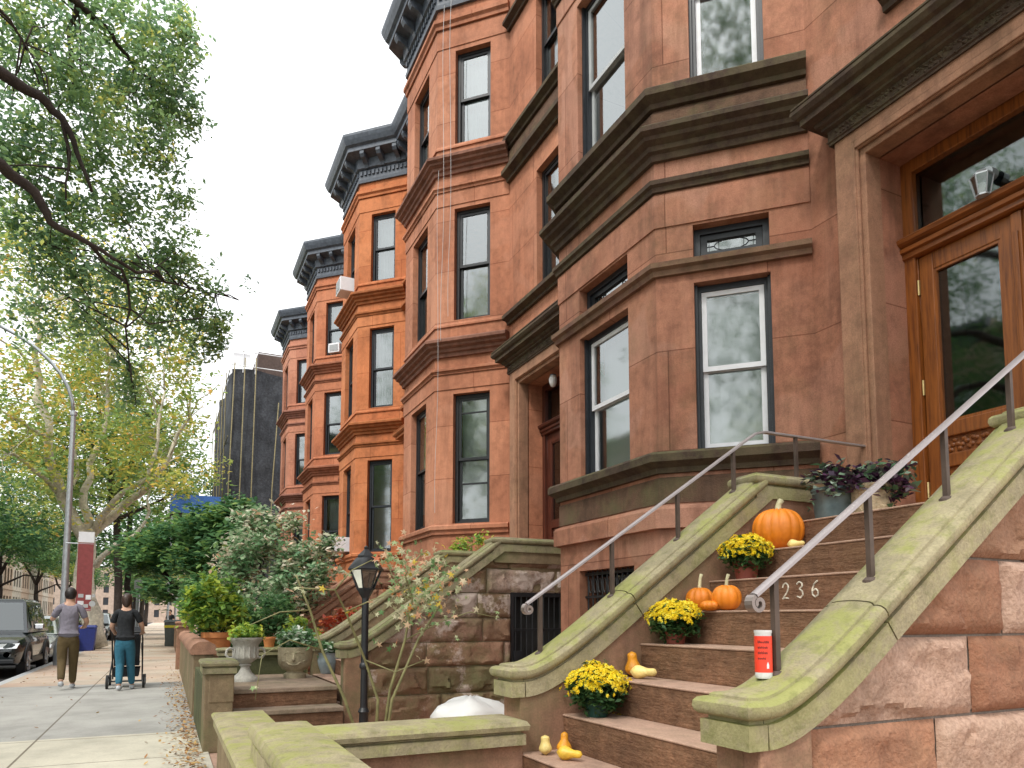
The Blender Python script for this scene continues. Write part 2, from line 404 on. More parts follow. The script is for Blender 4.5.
M['railtop'] = plain('bare grey handrail', (.40,.36,.36), .42, .45, var=.08, bscale=20)
M['post'] = plain('brown railing post', (.085,.058,.045), .55, .1, var=.3)
M['flag'] = stone('dirty terrace flags', (.30,.225,.165), stain=.6, green=.4, bump=.5)
M['bark'] = stone('dark bark', (.06,.048,.042), stain=.4, bump=1, light=1.5)
M['planebark'] = stone('pale plane tree bark', (.62,.57,.46), stain=.6, bump=.5, light=1.5, dark=.5)
M['twig'] = plain('green twig', (.22,.21,.09), .6, var=.3)
M['orange'] = plain('orange pumpkin skin', (.75,.22,.012), .48, var=.26, bump=.12, bscale=30)
M['stem'] = plain('pale pumpkin stem', (.55,.50,.30), .7, var=.2, bump=.3)
M['gourd'] = plain('yellow gourd skin', (.75,.47,.05), .4, var=.25, bump=.3, bscale=50)
M['gourdo'] = plain('orange gourd skin', (.72,.30,.02), .4, var=.25, bump=.3, bscale=50)
M['gourdp'] = plain('pale yellow gourd skin', (.80,.62,.22), .4, var=.25, bump=.3, bscale=50)
M['terra'] = plain('terracotta plastic', (.24,.055,.035), .55, var=.15)
M['terra2'] = plain('orange terracotta', (.55,.21,.07), .75, var=.18, bump=.2)
M['greenpot'] = plain('dark green plastic', (.012,.06,.045), .4, var=.1)
M['urn'] = stone('weathered grey urn', (.52,.50,.45), stain=.45, streak=.4, bump=.4, green=.2)
M['urn2'] = stone('ochre cast planter', (.42,.36,.24), stain=.5, streak=.3, bump=.6, green=.45)
M['bluepot'] = plain('grey blue glaze', (.22,.27,.29), .35, var=.25)
M['zinc'] = plain('blue grey zinc', (.13,.18,.19), .45, .4, var=.3)
M['wicker'] = plain('pale wicker', (.50,.40,.26), .8, var=.5, bump=.8, bscale=60)
M['blossom'] = leafmat('yellow blossoms', [(0,(.82,.55,.01)),(.5,(.90,.74,.02)),(1,(.93,.84,.12))], .2)
M['mumleaf'] = leafmat('chrysanthemum leaves', [(0,(.02,.06,.02)),(.6,(.05,.12,.035)),(1,(.10,.19,.06))], .2)
M['leafnear'] = leafmat('deep green leaves', [(0,(.09,.17,.12)),(.35,(.20,.33,.18)),(.7,(.31,.47,.19)),(.88,(.52,.60,.18)),(1,(.80,.62,.14))], .62, .38)
M['leafplane'] = leafmat('yellowing plane leaves', [(0,(.10,.20,.08)),(.4,(.24,.37,.11)),(.66,(.46,.50,.12)),(.86,(.74,.56,.12)),(1,(.74,.36,.12))], .55)
M['leafgreen'] = leafmat('mid green leaves', [(0,(.05,.13,.06)),(.5,(.12,.25,.09)),(1,(.28,.40,.12))], .45)
M['leafdark'] = leafmat('dark green leaves', [(0,(.045,.12,.06)),(.45,(.10,.23,.095)),(.8,(.22,.36,.10)),(.95,(.45,.46,.11)),(1,(.55,.34,.10))], .45)
M['leafvar'] = leafmat('variegated leaves', [(0,(.06,.15,.08)),(.35,(.16,.30,.14)),(.6,(.40,.52,.32)),(.8,(.76,.66,.56)),(.93,(.80,.52,.36)),(1,(.72,.52,.10))], .35)
M['leaflime'] = leafmat('lime and yellow leaves', [(0,(.07,.18,.06)),(.4,(.19,.36,.08)),(.75,(.50,.60,.08)),(1,(.80,.76,.12))], .4)
M['leafred'] = leafmat('red leaves', [(0,(.20,.05,.03)),(.5,(.50,.08,.04)),(.8,(.62,.22,.06)),(1,(.30,.36,.12))], .35)
M['leafkale'] = leafmat('purple and green foliage', [(0,(0.034,0.016,0.038)),(.45,(0.108,0.041,0.088)),(.65,(0.095,0.203,0.095)),(.85,(0.351,0.432,0.351)),(1,(0.810,0.297,0.041))], .2)
M['leafwhite'] = leafmat('white green leaves', [(0,(0.068,0.176,0.068)),(.6,(0.162,0.324,0.135)),(1,(0.891,0.900,0.837))], .3)
M['litter'] = leafmat('fallen leaves', [(0,(.16,.07,.03)),(.5,(.38,.18,.05)),(1,(.55,.38,.14))], .1)
M['net'] = stone('black debris netting', (.045,.048,.055), stain=.6, streak=.6, bump=.5, dark=.4, light=1.9)
M['tube'] = plain('yellowed scaffold tube', (.24,.20,.10), .5, .2, var=.3)
M['blue'] = plain('blue hoarding', (.03,.11,.36), .6, var=.2)
M['galv'] = plain('galvanised steel', (.42,.45,.47), .42, .6, var=.12)
M['sign'] = plain('dark red banner', (.23,.045,.045), .6, var=.15)
M['tyre'] = plain('tyre rubber', (.018,.018,.019), .8)
M['rim'] = plain('alloy rim', (.45,.46,.48), .3, .8)
M['carglass'] = glass('car glass', .14, (.25,.3,.3), wav=.03)
M['chrome'] = plain('chrome', (.75,.76,.78), .12, 1, var=.03)
M['lamp'] = plain('clear lamp lens', (.75,.78,.80), .12, .3, var=.05)
M['redlamp'] = plain('red lamp lens', (.45,.02,.02), .2, var=.05)
M['skin'] = plain('skin', (.50,.29,.20), .55, var=.08)
M['hair'] = plain('dark hair', (.018,.012,.01), .5, var=.3)
M['hairbrown'] = plain('brown hair', (.035,.018,.012), .5, var=.3)
M['greyshirt'] = plain('heather grey cloth', (.20,.185,.225), .9, var=.15, bump=.9, bscale=16)
M['olive'] = plain('olive brown cloth', (.10,.068,.026), .9, var=.2, bump=.9, bscale=16)
M['blackcloth'] = plain('black cloth', (.011,.013,.016), .9, var=.3, bump=.9, bscale=16)
M['teal'] = plain('teal blue denim', (.025,.125,.19), .9, var=.2, bump=.9, bscale=16)
M['shoe'] = plain('grey trainers', (.42,.44,.46), .7, var=.2)
M['bluebin'] = plain('blue bin plastic', (.02,.035,.20), .5)
M['greybin'] = plain('grey bin plastic', (.09,.11,.11), .55)
M['yellow'] = plain('yellow band', (.62,.56,.04), .6)
M['canred'] = plain('orange red label', (.80,.055,.025), .4, var=.06)
M['candle'] = plain('frosted white glass', (.72,.72,.72), .25, var=.06)
M['bagwhite'] = plain('white plastic', (.78,.78,.76), .45, var=.04, bump=.25, bscale=14)
def carpaint(name, c):
    m = plain(name, c, .22, .25, .6, var=.04); m.node_tree.nodes['Principled BSDF'].inputs['Coat Weight'].default_value = .7; return m
# ------------------------------------------------------------------ ground
XW = 4.95           # main facade plane
XB = 4.0            # front of the bays
def sheet(name, x0, x1, y0, y1, z, mat, depth=.12):
    mb = MB(); mb.box(x0, x1, y0, y1, z-depth, z); return mb.build(name, mat, kind='structure')
M['asphalt'] = stone('asphalt', (.055,.055,.057), stain=.3, bump=.5, fscale=60)
M['soil'] = stone('dark soil', (.07,.05,.035), stain=.4, bump=.8)
def pave(name, c, jw, jh, stain=.25, tint=None):
    m, nt, b = newmat(name); b.inputs['Roughness'].default_value = .9
    geo = nd(nt, 'ShaderNodeNewGeometry'); P = geo.outputs['Position']
    n1 = noise(nt, P, .9, 7, .65); n2 = noise(nt, P, 40, 4); n3 = noise(nt, P, 3.3, 8, .7)
    r = ramp(nt, [(.3, tuple(x*.72 for x in c)), (.52, c), (.72, tuple(x*1.18 for x in c))]); nt.links.new(n1, r.inputs['Fac'])
    col = mixc(nt, mapr(nt, n3, .5, .72, 0, stain*1.6), r.outputs['Color'], tuple(x*.5 for x in c))
    if tint: col = mixc(nt, mapr(nt, noise(nt, P, .6, 5), .4, .65, 0, .7), col, tint)
    col = mixc(nt, mapr(nt, n2, .4, .7, 0, .25), col, tuple(x*.6 for x in c))
    br = nd(nt, 'ShaderNodeTexBrick'); br.offset = 0; br.inputs['Scale'].default_value = 1; br.inputs['Brick Width'].default_value = jw; br.inputs['Row Height'].default_value = jh; br.inputs['Mortar Size'].default_value = .011
    br.inputs['Color1'].default_value = (.4,.4,.4,1); br.inputs['Color2'].default_value = (.62,.62,.62,1)
    mp = nd(nt, 'ShaderNodeMapping'); mp.inputs['Location'].default_value = (1.17, .0, 0); nt.links.new(P, mp.inputs['Vector']); nt.links.new(mp.outputs[0], br.inputs['Vector'])
    col = mixc(nt, .35, col, br.outputs['Color'], 'SOFT_LIGHT')
    col = mixc(nt, math_(nt, 'MULTIPLY', br.outputs['Fac'], .75), col, (.10,.075,.05))
    nt.links.new(col, b.inputs['Base Color'])
    bp = nd(nt, 'ShaderNodeBump'); bp.inputs['Strength'].default_value = .3; bp.inputs['Distance'].default_value = .01
    nt.links.new(math_(nt, 'SUBTRACT', math_(nt, 'ADD', n2, n3), math_(nt, 'MULTIPLY', br.outputs['Fac'], 1.5)), bp.inputs['Height']); nt.links.new(bp.outputs[0], b.inputs['Normal'])
    return m
M['paveA'] = pave('pale concrete flags', (.50,.47,.38), 1.62, 1.5)
M['paveB'] = pave('grey concrete', (.36,.355,.33), 3.4, 7.2, .2)
M['paveC'] = pave('pinkish concrete', (.46,.40,.32), 1.7, 1.55, .25, (.45,.30,.22))
sheet('ground', -400, 400, -300, 900, -.30, M['soil'])
sheet('road', -12.5, -2.95, -60, 400, -.13, M['asphalt'])
sheet('sidewalk', -2.78, .42, -20, 9.12, 0, M['paveA'], .4)
sheet('sidewalk', -2.78, .42, 9.12, 16.2, 0, M['paveB'], .4)
sheet('sidewalk', -2.78, .42, 16.2, 320, 0, M['paveC'], .4)
sheet('kerb', -2.95, -2.784, -20, 320, -.004, M['grey'], .4)
sheet('far_sidewalk', -17, -12.5, -20, 320, 0, M['paveC'], .4)
sheet('front_yards', .42, 16, -20, 320, -.02, M['tread'], .4)

# ------------------------------------------------------------------ house kit
def wall_face(mb, F, z0, z1, openings=(), depth=.2, u0=0, u1=None):
    u1 = F.L if u1 is None else u1
    us = sorted(set([u0, u1] + [v for o in openings for v in o[:2]])); zs = sorted(set([z0, z1] + [v for o in openings for v in o[2:4]]))
    for a, b in zip(us, us[1:]):
        for c, d in zip(zs, zs[1:]):
            um, zm = (a+b)/2, (c+d)/2
            if any(o[0] < um < o[1] and o[2] < zm < o[3] for o in openings): continue
            mb.fquad(F, a, b, c, d, 0)
    for o in openings:
        a, b, c, d = o[:4]; D = -(o[4] if len(o) > 4 else depth)
        mb.face([F.P(a,c,0),F.P(a,c,D),F.P(a,d,D),F.P(a,d,0)]); mb.face([F.P(b,c,0),F.P(b,d,0),F.P(b,d,D),F.P(b,c,D)])
        mb.face([F.P(a,c,0),F.P(b,c,0),F.P(b,c,D),F.P(a,c,D)]); mb.face([F.P(a,d,0),F.P(a,d,D),F.P(b,d,D),F.P(b,d,0)])

def window(house, F, o, fm='frame', sm='frame', cover='blind', frac=1.0, split=.5, gm='glass', top=False, light=False, lower=None):
    a, b, c, d = o[:4]; fw = .055
    mb = MB(); mb.mi = 0
    for x0, x1, y0, y1 in ((a,a+fw,c,d),(b-fw,b,c,d),(a+fw,b-fw,d-fw,d),(a+fw,b-fw,c,c+fw*.8)): mb.fbox(F, x0, x1, y0, y1, -.20, -.10)
    if fm != sm:                                            # brick mould around the box frame
        for x0, x1, y0, y1 in ((a,a+.025,c,d),(b-.025,b,c,d)): mb.fbox(F, x0, x1, y0, y1, -.098, -.06)
    mb.mi = 1; A, B, C, D = a+fw+.002, b-fw-.002, c+fw*.8+.002, d-fw-.002; sw = .045; zm = C+(D-C)*split
    pn = MB()
    if top:
        for x0, x1, y0, y1 in ((A,A+.06,C,D),(B-.06,B,C,D),(A+.06,B-.06,D-.05,D),(A+.06,B-.06,C,C+.05)): mb.fbox(F, x0, x1, y0, y1, -.17, -.125)
        pn.fquad(F, A+.06, B-.06, C+.05, D-.05, -.15)
        lead = mb                                            # leaded lines
        uc, zc = (A+B)/2, (C+D)/2
        for k in range(12):
            t0, t1 = k*math.pi/6, (k+1)*math.pi/6
            lead.tube([F.P(uc+math.cos(t)*(B-A)*.28, zc+math.sin(t)*(D-C)*.26, -.146) for t in (t0, t1)], .004, 4)
        for uu in (.14, .3, .7, .86): lead.tube([F.P(A+(B-A)*uu, C+.05, -.146), F.P(A+(B-A)*uu, D-.05, -.146)], .004, 4)
        lead.tube([F.P(A+.06, zc, -.146), F.P(uc-(B-A)*.28, zc, -.146)], .004, 4); lead.tube([F.P(B-.06, zc, -.146), F.P(uc+(B-A)*.28, zc, -.146)], .004, 4)
    else:
        for (z0, z1, d0) in ((zm-.02, D, -.115), (C, zm+.02, -.152)):
            for x0, x1, y0, y1 in ((A,A+sw,z0,z1),(B-sw,B,z0,z1),(A+sw,B-sw,z1-sw,z1),(A+sw,B-sw,z0,z0+sw)): mb.fbox(F, x0, x1, y0, y1, d0-.033, d0)
            pn.fquad(F, A+sw, B-sw, z0+sw, z1-sw, d0-.017)
        if light: mb.fbox(F, A+sw, B-sw, D-.27, D-.245, -.145, -.12)
        if lower: mb.fbox(F, A+sw, B-sw, C+lower, C+lower+.03, -.18, -.156)
    w = mb.build('window', [M[fm], M[sm]], house)
    pn.build('pane', M[gm], w, recalc=False)
    if cover:
        cb = MB(); z0 = D-(D-C)*frac
        if cover == 'curtain':
            n = 14
            for k in range(n):
                ua, ub = A+(B-A)*k/n, A+(B-A)*(k+1)/n; da, db = (-.30, -.34) if k % 2 else (-.34, -.30)
                cb.face([F.P(ua,z0,da),F.P(ub,z0,db),F.P(ub,D,db),F.P(ua,D,da)])
        else:
            cb.fquad(F, A, B, z0, D, -.29)
            if frac < .99: cb.fbox(F, A, B, z0-.02, z0, -.30, -.28)
        cb.build('blind' if cover == 'blind' else 'curtain', M[cover], w, recalc=False)
    return w

def belt_profile(kind, z0, z1, p):
    h = z1-z0
    if kind == 'sill':   return [(0,z0),(p*.35,z0),(p*.4,z0+h*.25),(p*.55,z0+h*.32),(p,z0+h*.5),(p,z0+h*.86),(p*.8,z1),(0,z1+.01)]
    if kind == 'thin':   return [(0,z0),(p*.5,z0),(p*.6,z0+h*.35),(p,z0+h*.5),(p,z0+h*.85),(p*.5,z1),(0,z1)]
    if kind == 'cornice':return [(0,z0),(p*.2,z0),(p*.25,z0+h*.2),(p*.42,z0+h*.26),(p*.45,z0+h*.42),(p*.72,z0+h*.52),(p*.76,z0+h*.64),(p,z0+h*.74),(p,z0+h*.9),(p*.85,z1),(0,z1+.03)]
    return [(0,z0),(p,z0),(p,z1-.03),(p-.02,z1),(0,z1+.02)]

def doorcase(house, case, ledge, yo0, yo1, zf, wt, dark, door_label=None, leaves_=2):
    """stone surround, hood and the doors behind it"""
    xf = 4.75; zt = 4.9
    mb = MB()
    for (a, b) in ((yo0-.24, yo0-.06), (yo1+.06, yo1+.24)): mb.box(xf, XW+.02, a, b, zf-.02, 5.02)
    for (a, b) in ((yo0-.06, yo0), (yo1, yo1+.06)): mb.box(xf+.045, XW+.02, a, b, zf-.02, 4.96)
    mb.box(xf+.047, XW+.02, yo0-.055, yo1+.055, zt, 4.965); mb.box(xf, XW+.02, yo0-.24, yo1+.24, 5.02, 5.11); mb.box(xf, XW+.02, yo0-.06, yo1+.06, 4.96, 5.02)
    for y in (yo0-.06, yo1+.06): mb.tube([(xf+.03, y, zf), (xf+.03, y, 4.97)], .018, 8)
    mb.tube([(xf+.03, yo0-.06, 4.965), (xf+.03, yo1+.06, 4.965)], .018, 8)
    # deep jambs and soffit
    mb.box(XW+.0, 5.30, yo0-.1, yo0-.001, zf, 5.0); mb.box(XW+.0, 5.30, yo1+.001, yo1+.1, zf, 5.0); mb.box(XW+.0, 5.30, yo0-.1, yo1+.1, 4.905, 5.0)
    mb.box(xf+.02, XW+.02, yo0-.24, yo1+.24, 5.11, 5.5)
    mb.build('doorcase', M[case], house, bevel=.012)
    hd = MB(); a, b = yo0-.26, yo1+.26
    prof = [(0,5.06),(.03,5.06),(.03,5.10),(.05,5.115),(.05,5.13),(.035,5.14),(.035,5.30),(.09,5.33),(.09,5.37),(.14,5.40),(.155,5.44),(.155,5.47),(.28,5.50),(.28,5.60),(.33,5.63),(.37,5.70),(.37,5.76),(.34,5.785),(.36,5.80),(.36,5.83),(0,5.92)]
    prof = [(d*.60, 5.10+(z-5.06)*.50) for d, z in prof]; hd.sweep([(XW,a),(xf,a),(xf,b),(XW,b)], prof)
    hood = hd.build('door_hood', M[ledge], house)
    cv = MB(); n = int((b-a)/.035)                          # carved leaf band
    for k in range(n):
        y = a+.03+(b-a-.06)*k/n
        for dz, s in ((5.145+.012*math.sin(k*.9),.020), (5.19,.022), (5.205-.010*math.sin(k*.9),.014)):
            s *= random.uniform(.6,1.3); dz += random.uniform(-.006,.006)
            cv.mesh([(xf-.018,y-.02,dz-s),(xf-.018,y+.02,dz-s*.3),(xf-.018,y+.012,dz+s),(xf-.018,y-.02,dz+s*.4),(xf-.022-s*random.uniform(.3,1.2),y+random.uniform(-.012,.012),dz+random.uniform(-.006,.006))], [(0,1,4),(1,2,4),(2,3,4),(3,0,4)])
    cv.build('carved_band', M[ledge], hood)
    # ---- doors
    X = 5.24; wm = M['wooddark'] if dark else M['wood']; wh = M['wooddark'] if dark else M['woodh']
    fr = MB()
    for (p, q) in ((yo0, yo0+.09), (yo1-.09, yo1)): fr.box(X-.04, X+.08, p, q, zf, zt)
    fr.box(X-.04, X+.08, yo0+.09, yo1-.09, zt-.10, zt)
    dframe = fr.build('door_frame', wm, house, bevel=.006)
    tb = MB(); tb.sweep([(X-.04,yo0),(X-.04,yo1)], [(-.1,4.10),(0,4.10),(.02,4.11),(.02,4.145),(.045,4.155),(.05,4.185),(.03,4.195),(.075,4.22),(.085,4.25),(.06,4.27),(0,4.285),(-.1,4.285)])
    tb.build('transom_bar', wh, dframe)
    tp = MB(); tp.box(X+.02, X+.03, yo0+.09, yo1-.09, 4.28, zt-.1); tp.build('transom_pane', M['doorglass'], dframe)
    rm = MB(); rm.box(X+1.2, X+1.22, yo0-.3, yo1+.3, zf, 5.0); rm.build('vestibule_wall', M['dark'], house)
    ym = (yo0+yo1)/2
    for i, (p, q) in enumerate(((yo0+.092, ym-.002), (ym+.002, yo1-.092))):
        L = MB(); st = .115
        for (e, f) in ((p, p+st), (q-st, q)): L.box(X, X+.055, e, f, zf+.02, 4.098)
        for (z0, z1) in ((zf+.02, zf+.22), (zf+.50, zf+.60), (zf+.73, zf+.84), (3.96, 4.098)): L.box(X, X+.055, p+st, q-st, z0, z1)
        L.box(X, X+.055, (p+q)/2-.05, (p+q)/2+.05, zf+.22, zf+.50)
        leaf = L.build('door_leaf', wm, house, bevel=.008)
        pn = MB()
        for (e, f) in ((p+st, (p+q)/2-.05), ((p+q)/2+.05, q-st)):
            pn.box(X+.028, X+.05, e, f, zf+.22, zf+.50)
            c = ((e+f)/2, zf+.36); pn.mesh([(X+.028,e+.03,zf+.25),(X+.028,f-.03,zf+.25),(X+.028,f-.03,zf+.47),(X+.028,e+.03,zf+.47),(X+.008,e+.06,zf+.28),(X+.008,f-.06,zf+.28),(X+.008,f-.06,zf+.44),(X+.008,e+.06,zf+.44)], [(0,1,5,4),(1,2,6,5),(2,3,7,6),(3,0,4,7),(4,5,6,7)])
        pn.box(X+.03, X+.05, p+st, q-st, zf+.60, zf+.73)
        for k in range(26):                                   # carved scrolls in the frieze panel
            y = p+st+.03+(q-p-2*st-.06)*k/25; zz = zf+.665+.035*math.sin(k*1.5)
            pn.lathe((X+.03, y, zz), [(.001,-.02),(.018,-.012),(.022,0),(.018,.012),(.001,.02)], 7, sx=.7)
        pn.build('panel', wm, leaf)
        g = MB(); g.box(X+.03, X+.036, p+st, q-st, zf+.84, 3.96); g.build('door_pane', M['doorglass'], leaf)
        bd = MB()
        for (e, f, z0, z1) in ((p+st,p+st+.02,zf+.84,3.96),(q-st-.02,q-st,zf+.84,3.96),(p+st+.02,q-st-.02,zf+.84,zf+.86),(p+st+.02,q-st-.02,3.94,3.96)): bd.box(X+.006, X+.03, e, f, z0, z1)
        bd.build('glazing_bead', wm, leaf)
        if i == 1 and not dark:
            for zz in (zf+.35, zf+1.15, zf+1.95): hg = MB(); hg.tube([(X-.008, q+.002, zz-.06), (X-.008, q+.002, zz+.06)], .012, 8); hg.build('hinge', M['brass'], leaf)
        if i == 0:
            as_ = MB(); as_.box(X-.022, X-.001, q-.035, q+.037, zf+.05, 4.09); as_.box(X-.034, X-.022, q-.015, q+.017, zf+.08, 3.95); as_.build('astragal', wm, leaf, bevel=.006)
            lk = MB(); lk.box(X-.008, X, q-.105, q-.045, 3.11, 3.25); lk.tube([(X-.03,q-.075,3.18),(X-.008,q-.075,3.18)], .026, 14); lk.build('lock', M['brass'], leaf, bevel=.002)
            pl = MB(); pl.box(X-.007, X, q-.112, q-.04, 2.78, 3.03); pl.tube([(X-.06,q-.076,2.90),(X-.007,q-.076,2.90)], .012, 10); pl.lathe((X-.07,q-.076,2.90), [(.001,-.032),(.02,-.027),(.032,0),(.02,.027),(.001,.032)], 14); pl.build('door_knob', M['black'], leaf)
    return X

def house(label, Y0, Y1, Ya, w, d1, d2, mat, ledge, door, variant=2, dark=True, case=None, seed=0):
    rd = random.Random(seed)
    H = thing('brownstone_house', (XW, (Y0+Y1)/2, 0), label, 'house', 'brownstone houses in the terrace')
    wm = M[mat]; case = case or mat
    pts = [(XW,Y0),(XW,Ya-d1),(XB,Ya),(XB,Ya+w),(XW,Ya+w+d2),(XW,Y1)]
    strip, near, front, far, strip2 = [Fr(pts[i], pts[i+1]) for i in range(5)]
    zr = 12.05; fz = 1.905
    d0, d1_ = door
    op = {0:[(d0-Y0, d1_-Y0, fz, 4.9, .3)], 1:[], 2:[], 3:[], 4:[]}
    wins = []
    dc = (d0+d1_)/2 - Y0
    if variant == 1:
        lv = [(2.77,4.33),(6.25,8.25),(9.45,11.2)]
    else:
        lv = [(2.84,5.04),(6.32,8.30),(9.48,11.20)]
    for i, (a, b) in enumerate(lv):
        if i: op[0].append((dc-.5, dc+.5, a-.02, b-.1)); wins.append((0, op[0][-1], i, ''))
        for fi, F, ww in ((1, near, .66), (2, front, .92 if w > 1.75 else .84), (3, far, .6)):
            o = (F.L/2-ww/2, F.L/2+ww/2, a, b); op[fi].append(o); wins.append((fi, o, i, ''))
            if variant == 1 and i == 0:
                o = (F.L/2-ww/2, F.L/2+ww/2, 4.57, 4.88); op[fi].append(o); wins.append((fi, o, 0, 'top'))
    bo = (front.L/2-.5, front.L/2+.5, .75, 1.78, .25); op[2].append(bo)
    mb = MB(); Fs = (strip, near, front, far, strip2)
    for i, F in enumerate(Fs): wall_face(mb, F, -.02, zr, op[i])
    # body behind the front, and roof
    mb.face([(XW,Y0,-.02),(XW,Y0,zr),(15,Y0,zr),(15,Y0,-.02)]); mb.face([(XW,Y1,-.02),(15,Y1,-.02),(15,Y1,zr),(XW,Y1,zr)]); mb.face([(15,Y0,-.02),(15,Y0,zr),(15,Y1,zr),(15,Y1,-.02)])
    for zz in (zr, 5.6, 9.0): mb.face([(p[0],p[1],zz) for p in pts] + [(15,Y1,zz),(15,Y0,zz)])
    mb.build('facade', wm, H, recalc=False)
    # lintel courses, a hair proud of the wall
    bay = pts[1:5]
    courses = [(4.90,5.22),(8.36,8.60),(11.27,11.62)] if variant == 1 else [(5.12,5.40),(8.37,8.62),(11.28,11.62)]
    for a, b in courses:
        lc = MB(); lc.sweep(bay, [(0,a),(.014,a+.002),(.014,b),(0,b)]); lc.build('lintel_course', wm, H, recalc=False)
    L = M[ledge]
    def belt(nm, kind, z0, z1, p, path=bay, m=None):
        mb = MB(); mb.sweep(path, belt_profile(kind, z0, z1, p)); return mb.build(nm, m or L, H)
    if variant == 1:
        belt('water_table', 'flat', 2.08, 2.28, .07, m=wm)
        belt('panel_course', 'flat', 2.31, 2.56, .012, m=M['h1panel'])
        belt('sill_belt', 'sill', 2.58, 2.765, .13)
        belt('transom_belt', 'thin', 4.42, 4.555, .085, m=M['h1ledge2'])
        belt('architrave_belt', 'thin', 5.24, 5.36, .07)
        belt('cornice_belt', 'cornice', 5.54, 5.82, .21)
        belt('panel_course', 'flat', 5.85, 6.04, .03, m=M['h1panel'])
        belt('sill_belt', 'sill', 6.06, 6.24, .13)
        belt('architrave_belt', 'thin', 8.62, 8.74, .07); belt('cornice_belt', 'cornice', 8.93, 9.2, .2); belt('architrave_belt', 'thin', 11.64, 11.83, .09)
        for (a, b) in ((6.02, 6.20), (9.2, 9.4)): belt('strip_sill', 'sill', a, b, .11, [(XW, d0+.1), (XW, d1_-.12)])
        # rock faced quoins at the far end of the bay
    else:
        belt('water_table', 'flat', 2.0, 2.12, .07, m=wm)
        belt('sill_belt', 'thin', 2.66, 2.82, .07, m=wm)
        for z in (0, 3.24):
            belt('architrave_belt', 'thin', 5.38+z, 5.49+z, .07, m=wm if variant == 2 else L)
            belt('cornice_belt', 'cornice', 5.68+z, 5.96+z, .21)
            belt('sill_belt', 'flat', 6.21+z*.985, 6.27+z*.985, .025, m=wm)
        belt('architrave_belt', 'thin', 11.64, 11.83, .09, m=wm)
        sp = [(XW, d0-.45), (XW, Ya-d1-.01)]
        dk = M['h1ledge'] if mat == 'h2' else L
        for z in (0, 3.05):
            belt('strip_sill', 'sill', 6.08+z, 6.24+z, .14, sp, dk)
        belt('strip_panel', 'flat', 8.74, 9.1, .03, sp, M['h1panel'] if mat == 'h2' else wm); belt('strip_belt', 'sill', 8.54, 8.73, .16, sp, dk)
        belt('strip_belt', 'sill', 11.25, 11.4, .14, sp, dk)
    # ---- windows
    for fi, o, lev, kind in wins:
        F = Fs[fi]
        if variant == 1:
            sm = 'white' if (lev < 2 and kind == '') else 'frame'
            if lev == 1 and fi == 2: sm = 'grey'
            if kind == 'top': window(H, F, o, 'frame', 'frame', 'blind', 1, top=True, gm='glassdark')
            else: window(H, F, o, 'frame', sm, 'blind' if lev == 0 else None, .95, gm='glass' if lev == 0 else 'glassdark')
        else:
            cv = rd.choice(('blind','curtain','curtain','blind',None)); fc = rd.choice((.5,.55,.8,1,1))
            if variant == 2 and fi == 1 and lev == 0: window(H, F, o, 'black', 'black', 'blind', 1, .5, light=True, lower=.62)
            else: window(H, F, o, 'black' if variant == 2 else 'frame', 'black' if variant == 2 else 'frame', cv, fc, .5, gm=rd.choice(('glass','glass','glassdark')))
    # basement window with its iron grille
    a, b, c, d = bo[:4]; g = MB(); F = front
    g.fbox(F, a, b, c, c+.03, -.10, -.07); g.fbox(F, a, b, d-.05, d-.02, -.10, -.07); g.fbox(F, a, b, d-.29, d-.265, -.10, -.07)
    for k in range(11):
        u = a+.04+(b-a-.08)*k/10; g.tube([F.P(u,c,-.085), F.P(u,d,-.085)], .009, 6)
        if k < 10:
            um = u+(b-a-.08)/20
            for t in range(8):
                t0, t1 = t*math.pi/4, (t+1)*math.pi/4
                g.tube([F.P(um+.03*math.cos(t0), d-.16+.075*math.sin(t0), -.085), F.P(um+.03*math.cos(t1), d-.16+.075*math.sin(t1), -.085)], .006, 4, cap=False)
    gw = g.build('basement_grille', M['iron'], H)
    gp = MB(); gp.fquad(F, a, b, c, d, -.2); gp.build('basement_pane', M['glassdark'], gw, recalc=False)
    # ---- roof cornice
    cp = [(0,12.03),(.05,12.03),(.06,12.10),(.03,12.12),(.03,12.36),(.09,12.39),(.10,12.62),(.36,12.68),(.36,12.78),(.42,12.82),(.47,12.92),(.50,13.0),(.50,13.06),(0,13.16)]
    c = MB(); c.sweep(pts, cp); co = c.build('roof_cornice', M['cornice'], H)
    for F in (strip, near, front, far):
        n = max(3, round(F.L/.42))
        for k in range(n):
            u = (k+.5)*F.L/n; uw = .055
            prof = [(.03,12.36),(.09,12.37),(.12,12.44),(.16,12.47),(.30,12.53),(.345,12.60),(.345,12.675),(.03,12.675)]
            br = MB(); m_ = len(prof); vs = [F.P(u-uw, z, dd) for dd, z in prof] + [F.P(u+uw, z, dd) for dd, z in prof]
            br.mesh(vs, [tuple(range(m_)), tuple(range(2*m_-1, m_-1, -1))] + [(i, i+m_, (i+1)%m_+m_, (i+1)%m_) for i in range(m_)])
            br.build('bracket', M['cornice'], co)
        dn = MB(); n = int(F.L/.11); zz_ = []
        for k in range(n):
            u = (k+.5)*F.L/n; zz_ += [F.P(u-.03,0,.031), F.P(u-.03,0,.065), F.P(u+.03,0,.065), F.P(u+.03,0,.031)]
        for a_, b_ in zip(zz_, zz_[1:]): dn.face([(*a_[:2],12.22),(*b_[:2],12.22),(*b_[:2],12.32),(*a_[:2],12.32)])
        for k in range(n): q_ = zz_[4*k:4*k+4]; dn.face([(*p_[:2],12.22) for p_ in q_]); dn.face([(*p_[:2],12.32) for p_ in q_])
        dn.build('dentil_band', M['cornice'], co)
    zf = fz
    doorcase(H, case, 'h1ledge' if mat in ('h1','h2') else ledge, d0, d1_, zf, wm, dark)
    return H, Fs, wins

